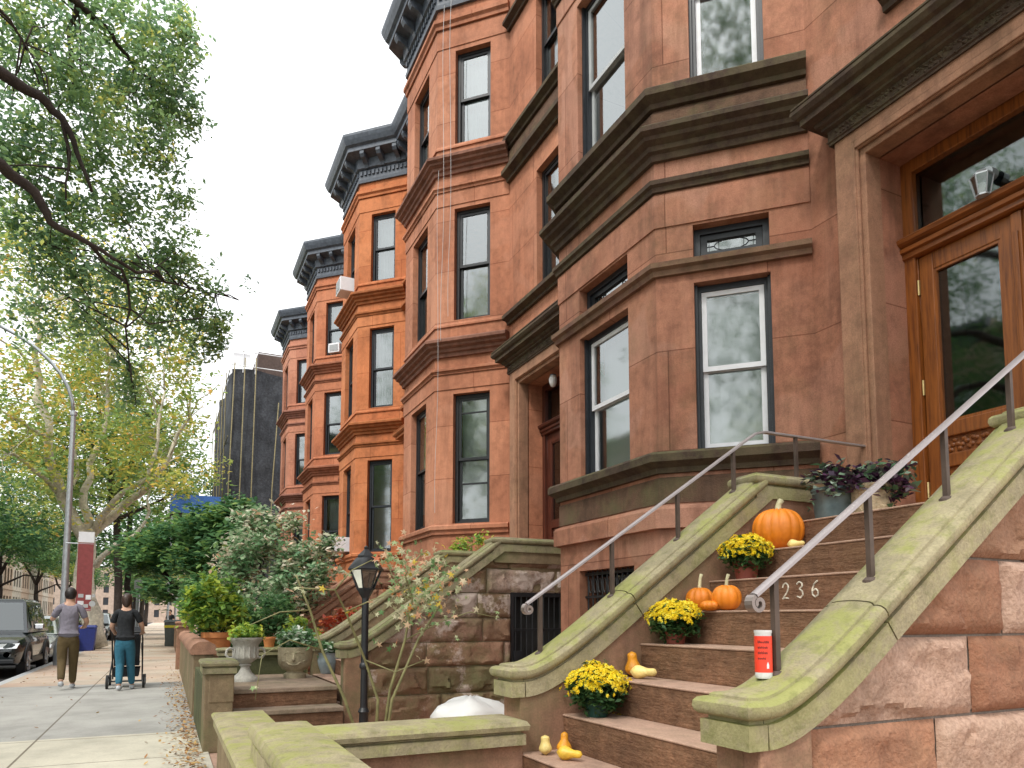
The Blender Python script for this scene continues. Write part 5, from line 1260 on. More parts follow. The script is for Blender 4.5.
# the far end of the street closes with trees and a pale block
for i, (x, y, lab) in enumerate(((-2.7,80,'fourth street tree in line beyond the lamp post'), (-2.7,100,'fifth street tree in line, far beyond the lamp post'), (3.0,66,'yard tree beyond the netted scaffold'), (-2.7,125,'sixth street tree in line, very far along the kerb'), (2.8,92,'yard tree far along the sidewalk, past the netted scaffold'))):
    b0 = Vector((x, y, 0))
    tree('street_tree', b0, [([b0, b0+Vector((.1,0,3)), b0+Vector((0,.2,5))], .32, .22), ([b0+Vector((0,.2,5)), b0+Vector((1.5,-1,9))], .16, .04), ([b0+Vector((0,.2,5)), b0+Vector((-1.6,.5,9))], .16, .04)],
      [(x+1.2,y-1,7.5,3.2,3.0,2.6,1.5), (x-1.5,y+1,8,3.2,3,2.6,1.2), (x,y,11,3,3,2.2,1), (x+.5,y-1,4.6,2.6,2.2,1.0,.5)], 520, 11, .2, .6, ('leafgreen','leafplane','leafdark','leafgreen','leafplane')[i], lab, 'bark', 81+i, (0,.95), shell=.2)
EB = thing('corner_building', (-5, 235, 0), 'pale building closing the far end of the street', 'building')
mb = MB(); F = Fr((26,230),(-40,230)); F.n = Vector((0,-1)); ops = [(2+3.2*a, 3.3+3.2*a, 1.5+3.4*b, 3.6+3.4*b) for a in range(20) for b in range(4)]
wall_face(mb, F, 0, 15.5, ops, .25); mb.face([(26,230,15.5),(-40,230,15.5),(-40,250,15.5),(26,250,15.5)]); mb.build('wall', stone('pale far brick', (.46,.36,.29), stain=.3), EB, recalc=False)
for o in ops: mb = MB(); mb.fquad(F, *o, -.2); mb.build('window', M['frame'], EB, recalc=False)
# trees behind the camera, seen mirrored in the window panes
for i, (x, y, s) in enumerate(((-4.2,-6.5,61),(-13.2,-5,62),(-13.2,9,63),(-13.2,-17,64),(-13.2,22,65),(-13.2,36,66),(-12.9,15.5,67),(-12.9,2,68))):
    b0 = Vector((x, y, 0))
    tree('street_tree', b0, [([b0, b0+Vector((.1,0,3)), b0+Vector((0,.2,5))], .3, .2), ([b0+Vector((0,.2,5)), b0+Vector((1.5,-1,9))], .16, .04), ([b0+Vector((0,.2,5)), b0+Vector((-1.6,.5,9))], .16, .04)],
      [(x+1,y-1,8.0,3.0,3.2,3.0,1.5), (x-1.2,y+1.5,9,2.8,3.0,2.6,1), (x,y,12.5,2.8,2.8,2.4,1), (x+.5,y,5.5,2.4,2.6,1.3,.6), (x,y,15.5,2.0,2.0,1.8,.5)]+([(x,y+3.5,16.6,3.2,3.2,2.6,1.6), (x-1,y+6.5,17.5,2.6,2.6,2,.8)] if i == 0 else []), 1500, 11, .085, .42, ('leafgreen','leafnear','leafgreen','leafplane')[i % 4],
      ('street tree out of frame behind the viewer, mirrored in the panes','far kerb tree out of frame, mirrored in the lower panes','far kerb tree out of frame opposite the front stoop','far kerb tree out of frame, well behind the viewer','far kerb tree out of frame, opposite the salmon house','far kerb tree out of frame, opposite the burnt orange house','far kerb tree out of frame, opposite the far cheek of the front stoop','far kerb tree out of frame, level with the viewer')[i], 'bark', s, (0,.9), 'trees along the far kerb', shell=.2)
# leaf litter along the wall foot and on the flags
g = np.random.default_rng(4); lb = MB()
for i in range(2000):
    if i < 1500: y = 4.6+abs(g.normal())*6.5; x = .36-abs(g.normal())*.12*(1+.03*y)
    elif i < 1750: y = g.uniform(5,40); x = g.uniform(-2.7,.3)
    else: y = g.uniform(16,45); x = -2.6+abs(g.normal())*.35
    if i % 9 == 0: x = g.uniform(.75,1.7); y = g.uniform(4,7.2)
    c = Vector((x, y, .006+abs(g.normal())*.012)); s = g.uniform(.014,.034); an = g.uniform(0,6.28); lb.tone = float(g.random())
    u = Vector((math.cos(an), math.sin(an), g.normal()*.3))*s; v = Vector((-u.y, u.x, g.normal()*.3*s))*.7
    lb.face([c-u, c+v*.6, c+u, c-v*.6])
tag(lb.build('leaf_litter', M['litter'], recalc=False), 'brown fallen leaves along the foot of the wall', 'leaves', kind='stuff')

# ------------------------------------------------------------------ street furniture
b0 = Vector((-2.52, 23.2, 0)); zt = at(70, 408, 22.6).z
LPT = thing('street_lamp', b0, 'tall grey street lamp with a curved arm at the kerb', 'street lamp')
mb = MB(); mb.tube([b0, b0+Vector((0,0,zt*.5)), b0+Vector((0,0,zt))], [.105,.085,.062], 12); mb.lathe(b0, [(.19,0),(.19,.5),(.15,.6),(.125,.65)], 10); mb.lathe(b0+Vector((0,0,zt)), [(.09,-.05),(.09,.06),(.001,.09)], 10); mb.build('post', M['galv'], LPT, smooth=40)
mb = MB(); t0 = b0+Vector((0,0,zt-.05)); pts = [t0+Vector((-3.3*(1-math.cos(a)), -.1*a, 2.5*math.sin(a))) for a in [i*math.pi/2/10 for i in range(11)]]; mb.tube(pts+[pts[-1]+Vector((-.6,-.02,.0))], .045, 8); mb.build('arm', M['galv'], LPT, smooth=True)
q = pts[-1]+Vector((-.75,-.02,-.02)); mb = MB(); mb.taper((q.x-.2,q.y,q.z-.07),(.32,.12),(q.x-.2,q.y,q.z+.06),(.26,.08)); mb.build('lamp_head', M['galv'], LPT, bevel=.02)
# dark red banner on the post
S0, S1 = at(75, 611, 23.0), at(94, 543, 23.0)
BN = thing('banner', (S0.x, 23.0, S0.z), 'dark red banner with stickers hung on the street lamp', 'banner')
mb = MB(); mb.box(S0.x, S1.x, 22.985, 23.01, S0.z, S1.z); mb.build('panel', M['sign'], BN)
mb = MB(); mb.box(S0.x, S0.x+.38, 22.985, 23.01, S1.z+.01, S1.z+.30); mb.build('top_plate', M['white'], BN)
mb = MB()
for i, (u, z, r) in enumerate(((.12,.22,.07),(.40,.20,.10),(.24,.14,.06),(.30,.38,.08),(.12,.42,.06),(.42,.42,.05))):
    mb.mi = (0,2,2)[i % 3]; r *= .8; w = r*(1 if i % 2 else 1.3)
    if i == 1: mb.tube([(S0.x+u,22.984,S0.z+z),(S0.x+u,22.981,S0.z+z)], r, 16)
    else: mb.box(S0.x+u-w, S0.x+u+w, 22.98, 22.984, S0.z+z-r, S0.z+z+r)
mb.build('sticker', [M['white'], M['canred'], M['grey']], BN)
mb = MB()
for z in (S0.z+.03, S1.z-.03): mb.tube([(b0.x, 23.0, z), (S1.x, 23.0, z)], .018, 6)
mb.build('bracket', M['galv'], BN)
def bin_(p, w, h, m, label, band=False, name='rubbish_bin', group=None):
    T = thing(name, p, label, 'bin', group)
    mb = MB(); mb.taper((p.x,p.y,p.z),(w*.38,w*.38),(p.x,p.y,p.z+h*.9),(w*.48,w*.5)); mb.build('tub', M[m], T, bevel=.02)
    mb = MB(); mb.taper((p.x,p.y,p.z+h*.905),(w*.52,w*.54),(p.x,p.y,p.z+h),(w*.46,w*.46)); mb.build('lid', M[m], T, bevel=.02)
    if band: mb = MB(); mb.box(p.x-w*.475,p.x+w*.475,p.y-w*.49,p.y+w*.49,p.z+h*.70,p.z+h*.79); mb.build('band', M['yellow'], T)
    mb = MB()
    for s in (-1,1): mb.tube([(p.x+s*w*.36,p.y+w*.4,p.z+.1),(p.x+s*w*.42,p.y+w*.4,p.z+.1)], .1, 12)
    mb.build('wheel', M['tyre'], T)
p = atZ(173, 646, 0); bin_(Vector((p.x-.02,p.y,0)), .80, 1.2, 'greybin', 'grey wheelie bin with a yellow band against the far yard wall', True)
p = atZ(88, 650, 0); bin_(Vector((p.x+.0,p.y-.7,0)), .66, 1.0, 'bluebin', 'blue recycling bin at the kerb behind the woman')
# slim poles farther along
for px, Y, h, w, lab in ((137,66,4.5,.14,'grey pole on the far sidewalk in front of the dark tree'), (175,80,3.8,.12,'slim pale post beyond the two dark clad people')):
    q = at(px, 620, Y); b_ = Vector((q.x, Y, 0)); T = thing('street_pole', b_, lab, 'pole')
    mb = MB(); mb.tube([b_, b_+Vector((0,0,h))], w, 10); mb.build('post', M['galv'], T); mb = MB(); mb.box(q.x-.3,q.x+.3,Y-.16,Y-.13,h-.9,h-.1); mb.build('plate', M['grey'], T)

# ------------------------------------------------------------------ scaffolded building and the far side of the street
SB = thing('apartment_building', (9, 52, 0), 'tall dark building wrapped in black netting beyond the terrace', 'building')
mb = MB(); mb.box(4.6, 16, 45.6, 62, 0, 17.6); mb.build('wall', stone('dark brick', (.10,.07,.06), stain=.5), SB)
SC = thing('scaffold', (3.4, 52, 0), 'black netted scaffold with yellowed tubes in front of the tall building', 'scaffold')
mb = MB(); n = 26; rd = random.Random(5)
fr = [(16,45.2),(3.1,45.2),(3.1,62)]
def netface(a, b, z0, z1, seed):
    nx, nz = 30, 24; base = len(mb.v); a = Vector((*a,0)); b = Vector((*b,0)); d = (b-a).normalized(); nn = Vector((d.y,-d.x,0))
    for i in range(nx+1):
        for j in range(nz+1):
            u, v = i/nx, j/nz; w = .16*math.sin(u*nx*1.05+v*2)*.5+.28*mnoise.noise(Vector((u*9+seed, v*7, 0)))
            q = a.lerp(b, u)+nn*w; mb.v.append((q.x, q.y, z0+(z1-z0)*v + (.35*mnoise.noise(Vector((u*6,seed,2))) if j == nz else 0)))
    for i in range(nx):
        for j in range(nz): k = base+i*(nz+1)+j; mb.f.append((k,k+nz+1,k+nz+2,k+1)); mb.t.append(.5); mb.m.append(0)
netface(fr[0], fr[1], .2, 16.2, 3); netface(fr[1], fr[2], .2, 16.4, 8); mb.build('netting', M['net'], SC, smooth=True, recalc=False)
mb = MB()
for x in (3.05,3.62,4.45,5.5,6.9): mb.tube([(x,44.95,0),(x+rd.uniform(-.1,.1),44.95,9),(x+rd.uniform(-.35,.35),44.9,16.2+rd.uniform(-2.2,.9))], .035, 6)
for y in (48,51,54,58,62): mb.tube([(2.95,y,0),(2.95,y,16.8)], .035, 6)
for z in (4,8,12,16): mb.tube([(2.95,44.95,z),(2.95,62,z)], .03, 6)
mb.build('tube', M['tube'], SC)
mb = MB()
for z in (16.4,17.3): mb.tube([(3.05,45.05,z),(6,45.05,z)], .03, 6)
for x in (3.05,3.7,4.4): mb.tube([(x,45.1,16),(x,45.1,17.9)], .03, 6)
for z in (16.5,): mb.box(3.15,4.1,45.15,45.18,z,z+.7)
mb.build('guard_frame', M['white'], SC)
q0, q1 = at(170, 512, 44), at(206, 496, 44)
SH = thing('sidewalk_shed', (1.6, 46, 0), 'blue hoarding on posts over the far sidewalk', 'sidewalk shed')
mb = MB(); mb.box(q0.x, q1.x+.8, 44, 44.06, q0.z, q1.z); mb.box(q0.x, q0.x+.06, 44.06, 58, q0.z, q1.z); mb.build('hoarding', M['blue'], SH)
mb = MB(); mb.box(q0.x, q1.x+.8, 44.06, 58, q0.z-.15, q0.z); mb.build('deck', M['bark'], SH)
for y in (44.3,49,54,57.7):
    for x in (q0.x+.1, q1.x+.7): mb = MB(); mb.tube([(x,y,0),(x,y,q0.z-.15)], .06, 6); mb.build('post', M['galv'], SH)
M['pale'] = stone('cream limestone', (.58,.52,.42), stain=.3, streak=.3); M['palebrick'] = stone('tan brick', (.54,.41,.30), stain=.3)
def far_house(y, m, i, label):
    x0 = -17.0; w = 6.0; h = 11.5+(i % 3)*.5
    T = thing('row_house', (x0, y, 0), label, 'house', 'row houses across the street')
    F = Fr((x0, y+w), (x0, y)); ops = []
    for z in (1.6, 4.9, 8.1):
        for u in (.7, 2.45, 4.2): ops.append((u, u+1.0, z+.3, z+2.3))
    mb = MB(); wall_face(mb, F, 0, h, ops, .2); mb.face([(x0,y,0),(x0,y,h),(x0-9,y,h),(x0-9,y,0)]); mb.face([(x0,y+w,0),(x0-9,y+w,0),(x0-9,y+w,h),(x0,y+w,h)]); mb.face([(x0,y,h),(x0,y+w,h),(x0-9,y+w,h),(x0-9,y,h)]); mb.face([(x0-9,y,0),(x0-9,y,h),(x0-9,y+w,h),(x0-9,y+w,0)]); mb.build('wall', M[m], T, recalc=False)
    for o in ops:
        mb = MB(); a, b, c, d = o; mb.fbox(F, a, b, c, c+.06, -.2, -.1); mb.fbox(F, a, b, d-.06, d, -.2, -.1); mb.fbox(F, a, a+.06, c+.06, d-.06, -.2, -.1); mb.fbox(F, b-.06, b, c+.06, d-.06, -.2, -.1); mb.fbox(F, a+.06, b-.06, (c+d)/2-.03, (c+d)/2+.03, -.19, -.11)
        wn = mb.build('window', M['frame'], T); mb = MB(); mb.fquad(F, a+.06, b-.06, c+.06, d-.06, -.16); mb.build('pane', M['glassdark'], wn, recalc=False)
    mb = MB(); mb.sweep([(x0,y+w),(x0,y)], [(0,h-.8),(.1,h-.75),(.15,h-.3),(.5,h-.2),(.5,h),(0,h+.1)]); mb.build('roof_cornice', M['cornice'] if i % 2 else M['pale'], T)
    mb = MB()
    for z in (4.6, 7.8): mb.sweep([(x0,y+w),(x0,y)], [(0,z),(.12,z+.05),(.12,z+.2),(0,z+.22)])
    mb.build('belt_course', M[m], T)
    mb = MB()
    for k in range(6): mb.box(x0, x0+2.4-k*.35, y+.3, y+1.9, k*.3, k*.3+.3)
    mb.build('stoop', M[m], T)
far_lab = ['cream','rosy brick','pale limestone','salmon brick']
for i in range(-8, 14):
    far_house(58+6.02*i, ('pale','palebrick','pale','palebrick')[i % 4], i, ('cream','tan')[i % 2]+' row house across the street, '+('first','second','third','fourth','fifth','sixth','seventh','eighth','ninth','tenth','eleventh')[(i+8)//2]+' of its colour along the row')

# ------------------------------------------------------------------ parked cars
def car(p, heading, L, W, H, paint, label, suv=False, detail=True, group='cars parked along the kerb'):
    T = thing('parked_car', p, label, 'car', group); hw = W/2
    zb, zbelt = (.32, 1.07) if suv else (.22, .92)
    ca, sa = math.cos(heading), math.sin(heading)
    def Wd(x, y, z): return (p.x+x*ca-y*sa, p.y+x*sa+y*ca, p.z+z)
    hl = L/2; mb = MB()
    hood = zbelt-(.06 if suv else .12)
    st = [(-hl,.80,zb+.14,hood-.30),(-hl+.06,.90,zb+.05,hood-.17),(-hl+.22,.97,zb,hood-.08),(-hl+.7,1.0,zb,hood-.03),(-hl+1.35,1.0,zb,zbelt-.01),(0,1.0,zb,zbelt),(hl-.9,1.0,zb,zbelt),(hl-.3,.97,zb,zbelt-.02),(hl-.07,.92,zb+.05,zbelt-.10),(hl,.84,zb+.15,zbelt-.25)]
    sec = lambda w, b, t: [(-w*.80,t),(-w*.93,t-.05),(-w,t-.20),(-w*.985,(b+t)/2-.05),(-w*.97,b+.14),(-w*.90,b),(w*.90,b),(w*.97,b+.14),(w*.985,(b+t)/2-.05),(w,t-.20),(w*.93,t-.05),(w*.80,t)]
    n = 12
    for y, wf, b, t in st:
        for x, z in sec(hw*wf, b, t): mb.v.append(Wd(x, y, z))
    for i in range(len(st)-1):
        for k in range(n): k2 = (k+1) % n; mb.f.append((i*n+k, i*n+k2, (i+1)*n+k2, (i+1)*n+k)); mb.t.append(.5); mb.m.append(0)
    for i in (0, len(st)-1): mb.f.append(tuple(i*n+k for k in range(n))); mb.t.append(.5); mb.m.append(0)
    # greenhouse
    yf, yb = -hl+1.25, hl-(.12 if suv else .75); rf, rb = -hl+2.05, hl-(.55 if suv else 1.45)
    g0 = [(-hw*.92,yf),(hw*.92,yf),(hw*.92,yb),(-hw*.92,yb)]; g1 = [(-hw*.72,rf),(hw*.72,rf),(hw*.74,rb),(-hw*.74,rb)]; z0, z1 = zbelt-.02, H
    gb = MB(); zm = z1-.07
    vs = [Wd(x,y,z0) for x,y in g0]+[Wd(x,y,zm) for x,y in g1]+[Wd(x*.86,y*.96+(.0),z1) for x,y in g1]
    gb.mesh(vs, [(0,1,5,4),(1,2,6,5),(2,3,7,6),(3,0,4,7),(4,5,9,8),(5,6,10,9),(6,7,11,10),(7,4,8,11),(8,9,10,11)])
    body = mb.build('body', paint, T, smooth=35)
    gb.build('cabin', paint, body, bevel=.03)
    def pane(i, j, u0, u1, v0, v1, nm):
        A, Bq = Vector(vs[i]), Vector(vs[j]); Cq, D = Vector(vs[j+4]), Vector(vs[i+4])
        def bl(u, v): return A.lerp(Bq,u).lerp(D.lerp(Cq,u), v)
        nrm = (Bq-A).cross(D-A).normalized()*.008
        ctr = Vector(Wd(0,(yf+yb)/2,z0))
        if (bl(.5,.5)+nrm-ctr).length < (bl(.5,.5)-nrm-ctr).length: nrm = -nrm
        m = MB(); m.face([bl(u0,v0)+nrm, bl(u1,v0)+nrm, bl(u1,v1)+nrm, bl(u0,v1)+nrm]); m.build(nm, M['carglass'], body, recalc=False)
    pane(0,1,.05,.95,.06,.95,'windscreen'); pane(2,3,.06,.94,.2,.94,'rear_window')
    for (i, j) in ((1,2),(3,0)):
        for (a, b) in (((.10,.43),(.46,.73),(.76,.93)) if suv else ((.12,.48),(.51,.88))):
            if i == 3: a, b = 1-b, 1-a
            pane(i, j, a, b, .10, .90, 'side_window')
    wr = .37 if suv else .32
    for sx in (-1,1):
        for wy in (-hl+.92, hl-.95):
            t = MB(); c0, c1 = Wd(sx*(hw-.20),wy,wr), Wd(sx*(hw-.005),wy,wr); t.tube([c0,c1], wr, 24)
            wm = t.build('wheel', M['tyre'], T, smooth=40); r_ = MB(); c2 = Wd(sx*(hw+.008),wy,wr); r_.tube([c1,c2], wr*.64, 20)
            for k in range(5):
                a = k*2*math.pi/5; r_.tube([Wd(sx*(hw+.012),wy,wr), Wd(sx*(hw+.012),wy+math.cos(a)*wr*.6,wr+math.sin(a)*wr*.6)], .03, 6)
            r_.build('rim', M['rim'], wm, smooth=40)
            a_ = MB(); pts = [Wd(sx*(hw-.012), wy+math.cos(x)*(wr+.07), wr+math.sin(x)*(wr+.06)) for x in [math.pi*i/12 for i in range(13)]]; a_.tube(pts, .045, 6); a_.build('wheel_arch', M['black'], body, smooth=True)
    if detail:
        for sx in (-1,1):
            h = MB(); hz = hood-.26
            h.taper((0,0,0),(.0,.0),(0,0,0),(0,0)) if False else None
            q = [Wd(sx*hw*.46,-hl+.015,hz-.055),Wd(sx*hw*.88,-hl+.10,hz-.05),Wd(sx*hw*.92,-hl+.16,hz+.075),Wd(sx*hw*.46,-hl+.07,hz+.055)]; q2 = [Wd(sx*hw*.46,-hl-.03,hz-.055),Wd(sx*hw*.88,-hl+.03,hz-.05),Wd(sx*hw*.93,-hl+.10,hz+.075),Wd(sx*hw*.46,-hl+.0,hz+.055)]
            h.mesh(q+q2, [(0,1,2,3),(4,5,6,7),(0,1,5,4),(1,2,6,5),(2,3,7,6),(3,0,4,7)]); h.build('headlight', M['lamp'], body)
            f = MB(); f.tube([Wd(sx*hw*.70,-hl+.06,zb+.24),Wd(sx*hw*.70,-hl-.0,zb+.24)], .07, 14); f.build('fog_lamp', M['chrome'], body)
            mi = MB(); mc = Wd(sx*(hw+.09),yf+.45,zbelt+.12); mi.box(mc[0]-.11,mc[0]+.11,mc[1]-.06,mc[1]+.06,mc[2]-.07,mc[2]+.08); mi.build('mirror', M['chrome'] if suv else paint, body, bevel=.03)
            dh = MB()
            for yy in (yf+1.35, yf+2.3): q3 = Wd(sx*(hw+.012),yy,zbelt-.16); dh.box(q3[0]-.015,q3[0]+.015,q3[1]-.1,q3[1]+.1,q3[2]-.015,q3[2]+.015)
            dh.build('door_handle', paint, body, bevel=.008)
            tl = MB(); q4 = Wd(sx*hw*.74,hl-.0,zbelt-.28); tl.box(q4[0]-.16,q4[0]+.16,q4[1]-.06,q4[1]+.02,q4[2]-.09,q4[2]+.1); tl.build('tail_light', M['redlamp'], body)
        gr = MB(); 
        for k in range(7): u = -.42+.14*k; a, b = Wd(u*hw-.035,-hl-.03,hood-.32), Wd(u*hw+.035,-hl+.06,hood-.17); gr.box(min(a[0],b[0]),max(a[0],b[0]),min(a[1],b[1]),max(a[1],b[1]),min(a[2],b[2]),max(a[2],b[2]))
        gr.build('grille', M['chrome'], body)
        bp = MB(); a, b = Wd(-hw*.86,-hl-.02,zb+.02), Wd(hw*.86,-hl+.2,zb+.14); bp.box(min(a[0],b[0]),max(a[0],b[0]),min(a[1],b[1]),max(a[1],b[1]),a[2],b[2]); bp.build('bumper', M['black'], body, bevel=.03)
        sk = MB()
        for sx in (-1,1): a, b = Wd(sx*(hw-.05)-.03,-hl+1.4,zb-.02), Wd(sx*(hw-.05)+.03,hl-1.4,zb+.12); sk.box(min(a[0],b[0]),max(a[0],b[0]),min(a[1],b[1]),max(a[1],b[1]),a[2],b[2])
        sk.build('sill', M['black'], body)
    return T
paints = {'dark': carpaint('dark slate car paint', (.022,.03,.034)), 'silver': carpaint('silver car paint', (.42,.46,.47)), 'white': carpaint('white car paint', (.72,.74,.74)), 'grey': carpaint('grey car paint', (.16,.18,.18)), 'blue': carpaint('deep blue car paint', (.03,.06,.13)), 'red': carpaint('dull red car paint', (.26,.03,.03))}
car(Vector((-3.96,22.6,-.13)), 0, 4.82, 1.97, 1.90, paints['dark'], 'dark slate four by four, first in the line of parked cars', True)
for i, (y, c, s, lab) in enumerate(((28.2,'silver',False,'silver saloon parked right behind the dark four by four'), (34.2,'white',False,'white saloon, third in the line of parked cars'), (40.4,'grey',True,'grey four by four parked just past the plane tree trunk'), (46.6,'dark',False,'dark saloon parked beyond the grey four by four'), (52.8,'silver',True,'silver four by four parked farther along the kerb'), (59,'blue',False,'deep blue saloon far along the kerb'), (65.5,'white',True,'white four by four far along the kerb'), (72,'red',False,'dull red car farthest along the kerb'))):
    car(Vector((-3.93,y,-.13)), 0, 4.6, 1.84 if not s else 1.92, 1.48 if not s else 1.72, paints[c], lab, s, i < 4)
for i, (y, c) in enumerate(((40,'silver'),(47,'grey'),(54,'white'))):
    car(Vector((-11.3,y,-.13)), math.pi, 4.6, 1.84, 1.5, paints[c], ('silver','grey','white')[i]+' saloon parked on the far side of the road', False, False, 'cars parked across the road')

# ------------------------------------------------------------------ people
def skin(name, J, E, root, mat, parent, pos, rot, sub=2):
    ids = {k: i for i, k in enumerate(J)}
    me = bpy.data.meshes.new(name+'_cage'); me.from_pydata([J[k][0] for k in J], [(ids[a], ids[b]) for a, b in E], [])
    o = bpy.data.objects.new(name+'_cage', me); COL.objects.link(o)
    m = o.modifiers.new('s', 'SKIN'); m.use_smooth_shade = True
    sv = me.skin_vertices[0].data
    for k, i in ids.items():
        r = J[k][1]; sv[i].radius = r if isinstance(r, tuple) else (r, r); sv[i].use_root = (k == root)
    m2 = o.modifiers.new('u', 'SUBSURF'); m2.levels = sub; m2.render_levels = sub
    dg = bpy.context.evaluated_depsgraph_get(); em = bpy.data.meshes.new_from_object(o.evaluated_get(dg)); em.name = name
    bpy.data.objects.remove(o); em.materials.clear(); em.materials.append(M[mat])
    em.polygons.foreach_set('use_smooth', np.ones(len(em.polygons), dtype=bool))
    ob = bpy.data.objects.new(name, em); COL.objects.link(ob)
    if parent is not None: ob.parent = parent
    else: ob.location = pos; ob.rotation_euler.z = rot
    return ob
def person(pos, rot, label, shirt, trousers, hair, pose, hairlen=0, h=1.0, group=None):
    V = Vector; P = pose
    J = {'pel':(V((0,0,.95)),(.12,.09)),'wai':(V((0,.0,1.10)),(.125,.095)),'che':(V((0,.0,1.29)),(.155,.11)),'nb':(V((0,.0,1.45)),(.075,.07)),'ne':(V((0,.015,1.53)),(.052,.055)),'h1':(V((0,.03,1.605)),(.068,.082)),'h2':(V((0,.02,1.69)),(.076,.092)),'h3':(V((0,.015,1.745)),(.05,.06)),'no':(V((0,.135,1.635)),(.012,.014))}
    E = [('pel','wai'),('wai','che'),('che','nb'),('nb','ne'),('ne','h1'),('h1','h2'),('h2','h3'),('h1','no')]
    for s, n in ((-1,'l'),(1,'r')):
        J['sh'+n] = (V((s*.165,0,1.42)),(.062,.062)); J['el'+n] = (V(P['el'+n]),.043); J['wr'+n] = (V(P['wr'+n]),.029); J['pa'+n] = (V(P['pa'+n]),(.036,.026))
        E += [('nb','sh'+n),('sh'+n,'el'+n),('el'+n,'wr'+n),('wr'+n,'pa'+n)]
        d = (J['pa'+n][0]-J['wr'+n][0]).normalized(); sd = d.cross(V((0,0,1))); sd = sd.normalized() if sd.length > .05 else V((0,1,0))
        if abs(d.z) > .8: sd = V((0,1,0))
        for i in range(4):
            f = J['pa'+n][0]+sd*(.027-.018*i)+d*.035; J['f%d%s'%(i,n)] = (f,.0095); J['g%d%s'%(i,n)] = (f+d*(.033,.038,.036,.028)[i]+V((0,.012,-.008)),.008)
            E += [('pa'+n,'f%d%s'%(i,n)),('f%d%s'%(i,n),'g%d%s'%(i,n))]
        J['th'+n] = (J['wr'+n][0]+d*.03+sd*.045,.011); J['ti'+n] = (J['th'+n][0]+d*.035+sd*.012,.009); E += [('wr'+n,'th'+n),('th'+n,'ti'+n)]
        J['hi'+n] = (V((s*.085,0,.86)),(.072,.08)); J['kn'+n] = (V(P['kn'+n]),.06); J['an'+n] = (V(P['an'+n]),.04); J['to'+n] = (V(P['an'+n])+V(P.get('toe'+n,(0,.14,-.05))),.032)
        E += [('pel','hi'+n),('hi'+n,'kn'+n),('kn'+n,'an'+n),('an'+n,'to'+n)]
    body = skin('person', J, E, 'pel', 'skin', None, pos, rot); body.scale = (h,h,h); tag(body, label, 'person', group)
    grow = lambda r, d: tuple(x+d for x in r) if isinstance(r, tuple) else r+d
    K = {'hem':(V((0,0,.87)),(.172,.128)),'hip':(V((0,0,.97)),(.168,.125))}
    for k in ('wai','che','nb'): K[k] = (J[k][0].copy(), grow(J[k][1], .026 if k != 'nb' else .012))
    ee = [('hem','hip'),('hip','wai'),('wai','che'),('che','nb')]
    for n in 'lr':
        K['sh'+n] = (J['sh'+n][0], grow(J['sh'+n][1],.006)); K['sl'+n] = (J['sh'+n][0].lerp(J['el'+n][0],.80), .060); ee += [('nb','sh'+n),('sh'+n,'sl'+n)]
    skin('shirt', K, ee, 'wai', shirt, body, None, 0)
    K = {'wb':(V((0,0,1.02)),(.135,.102)),'pel':(V((0,-.008,.90)),(.150,.118))}; ee = [('wb','pel')]
    for n in 'lr':
        for k in ('hi','kn'): K[k+n] = (J[k+n][0]-(V((0,0,.05)) if k == 'hi' else V((0,0,0))), grow(J[k+n][1],.028 if k == 'hi' else .020))
        K['an'+n] = (J['kn'+n][0].lerp(J['an'+n][0],1.0)+V((0,0,-.012)), .060); K['mi'+n] = (J['kn'+n][0].lerp(J['an'+n][0],.45), .070)
        ee += [('pel','hi'+n),('hi'+n,'kn'+n),('kn'+n,'mi'+n),('mi'+n,'an'+n)]
    skin('trousers', K, ee, 'pel', trousers, body, None, 0)
    for n in 'lr':
        a, t = J['an'+n][0], J['to'+n][0]; d = t-a
        K = {'he':(a+V((0,-.045,-.05)),.045),'md':(a+d*.5+V((0,0,-.02)),(.05,.045)),'tp':(t+V((0,.02,-.003)),(.045,.034))}
        skin('shoe', K, [('he','md'),('md','tp')], 'md', 'shoe', body, None, 0)
    hb = MB(); nr, ns = 12, 22                                   # hair: a shell over the crown and nape, cut away from the face
    for r_ in range(nr+1):
        th = math.pi*r_/nr*.80
        for k in range(ns):
            a = 2*math.pi*k/ns; x, y, z = math.sin(th)*math.cos(a), math.sin(th)*math.sin(a), math.cos(th)
            front = max(0, y); zz = z if z > .25 else .25+(z-.25)*(1-front)
            drop = hairlen*max(0, -y)*max(0, -z)*2.2
            w = 1+.035*mnoise.noise(V((x*5, y*5, z*7)))
            hb.v.append((x*.094*w, -.0+y*.108*w+(.012), 1.672+zz*.118*w-drop))
    for r_ in range(nr):
        for k in range(ns): k2 = (k+1) % ns; hb.f.append((r_*ns+k, r_*ns+k2, (r_+1)*ns+k2, (r_+1)*ns+k)); hb.t.append(.5); hb.m.append(0)
    ho = hb.build('hair', M[hair], None, smooth=True); ho.parent = body
    return body
mp = atZ(66, 689, 0); wp = atZ(123, 690, 0)
person(Vector((mp.x,mp.y,.0)), R(4), 'man in a grey t-shirt and olive trousers walking away, one hand raised', 'greyshirt', 'olive', 'hair',
  dict(ell=(-.27,.10,1.20), wrl=(-.18,.27,1.40), pal=(-.13,.28,1.47), elr=(.27,.03,1.17), wrr=(.22,.24,1.08), par=(.20,.31,1.07), knl=(-.085,.02,.49), anl=(-.075,-.26,.17), knr=(.085,.13,.50), anr=(.085,.17,.09), toel=(0,.12,-.085)), 0, 1.03)
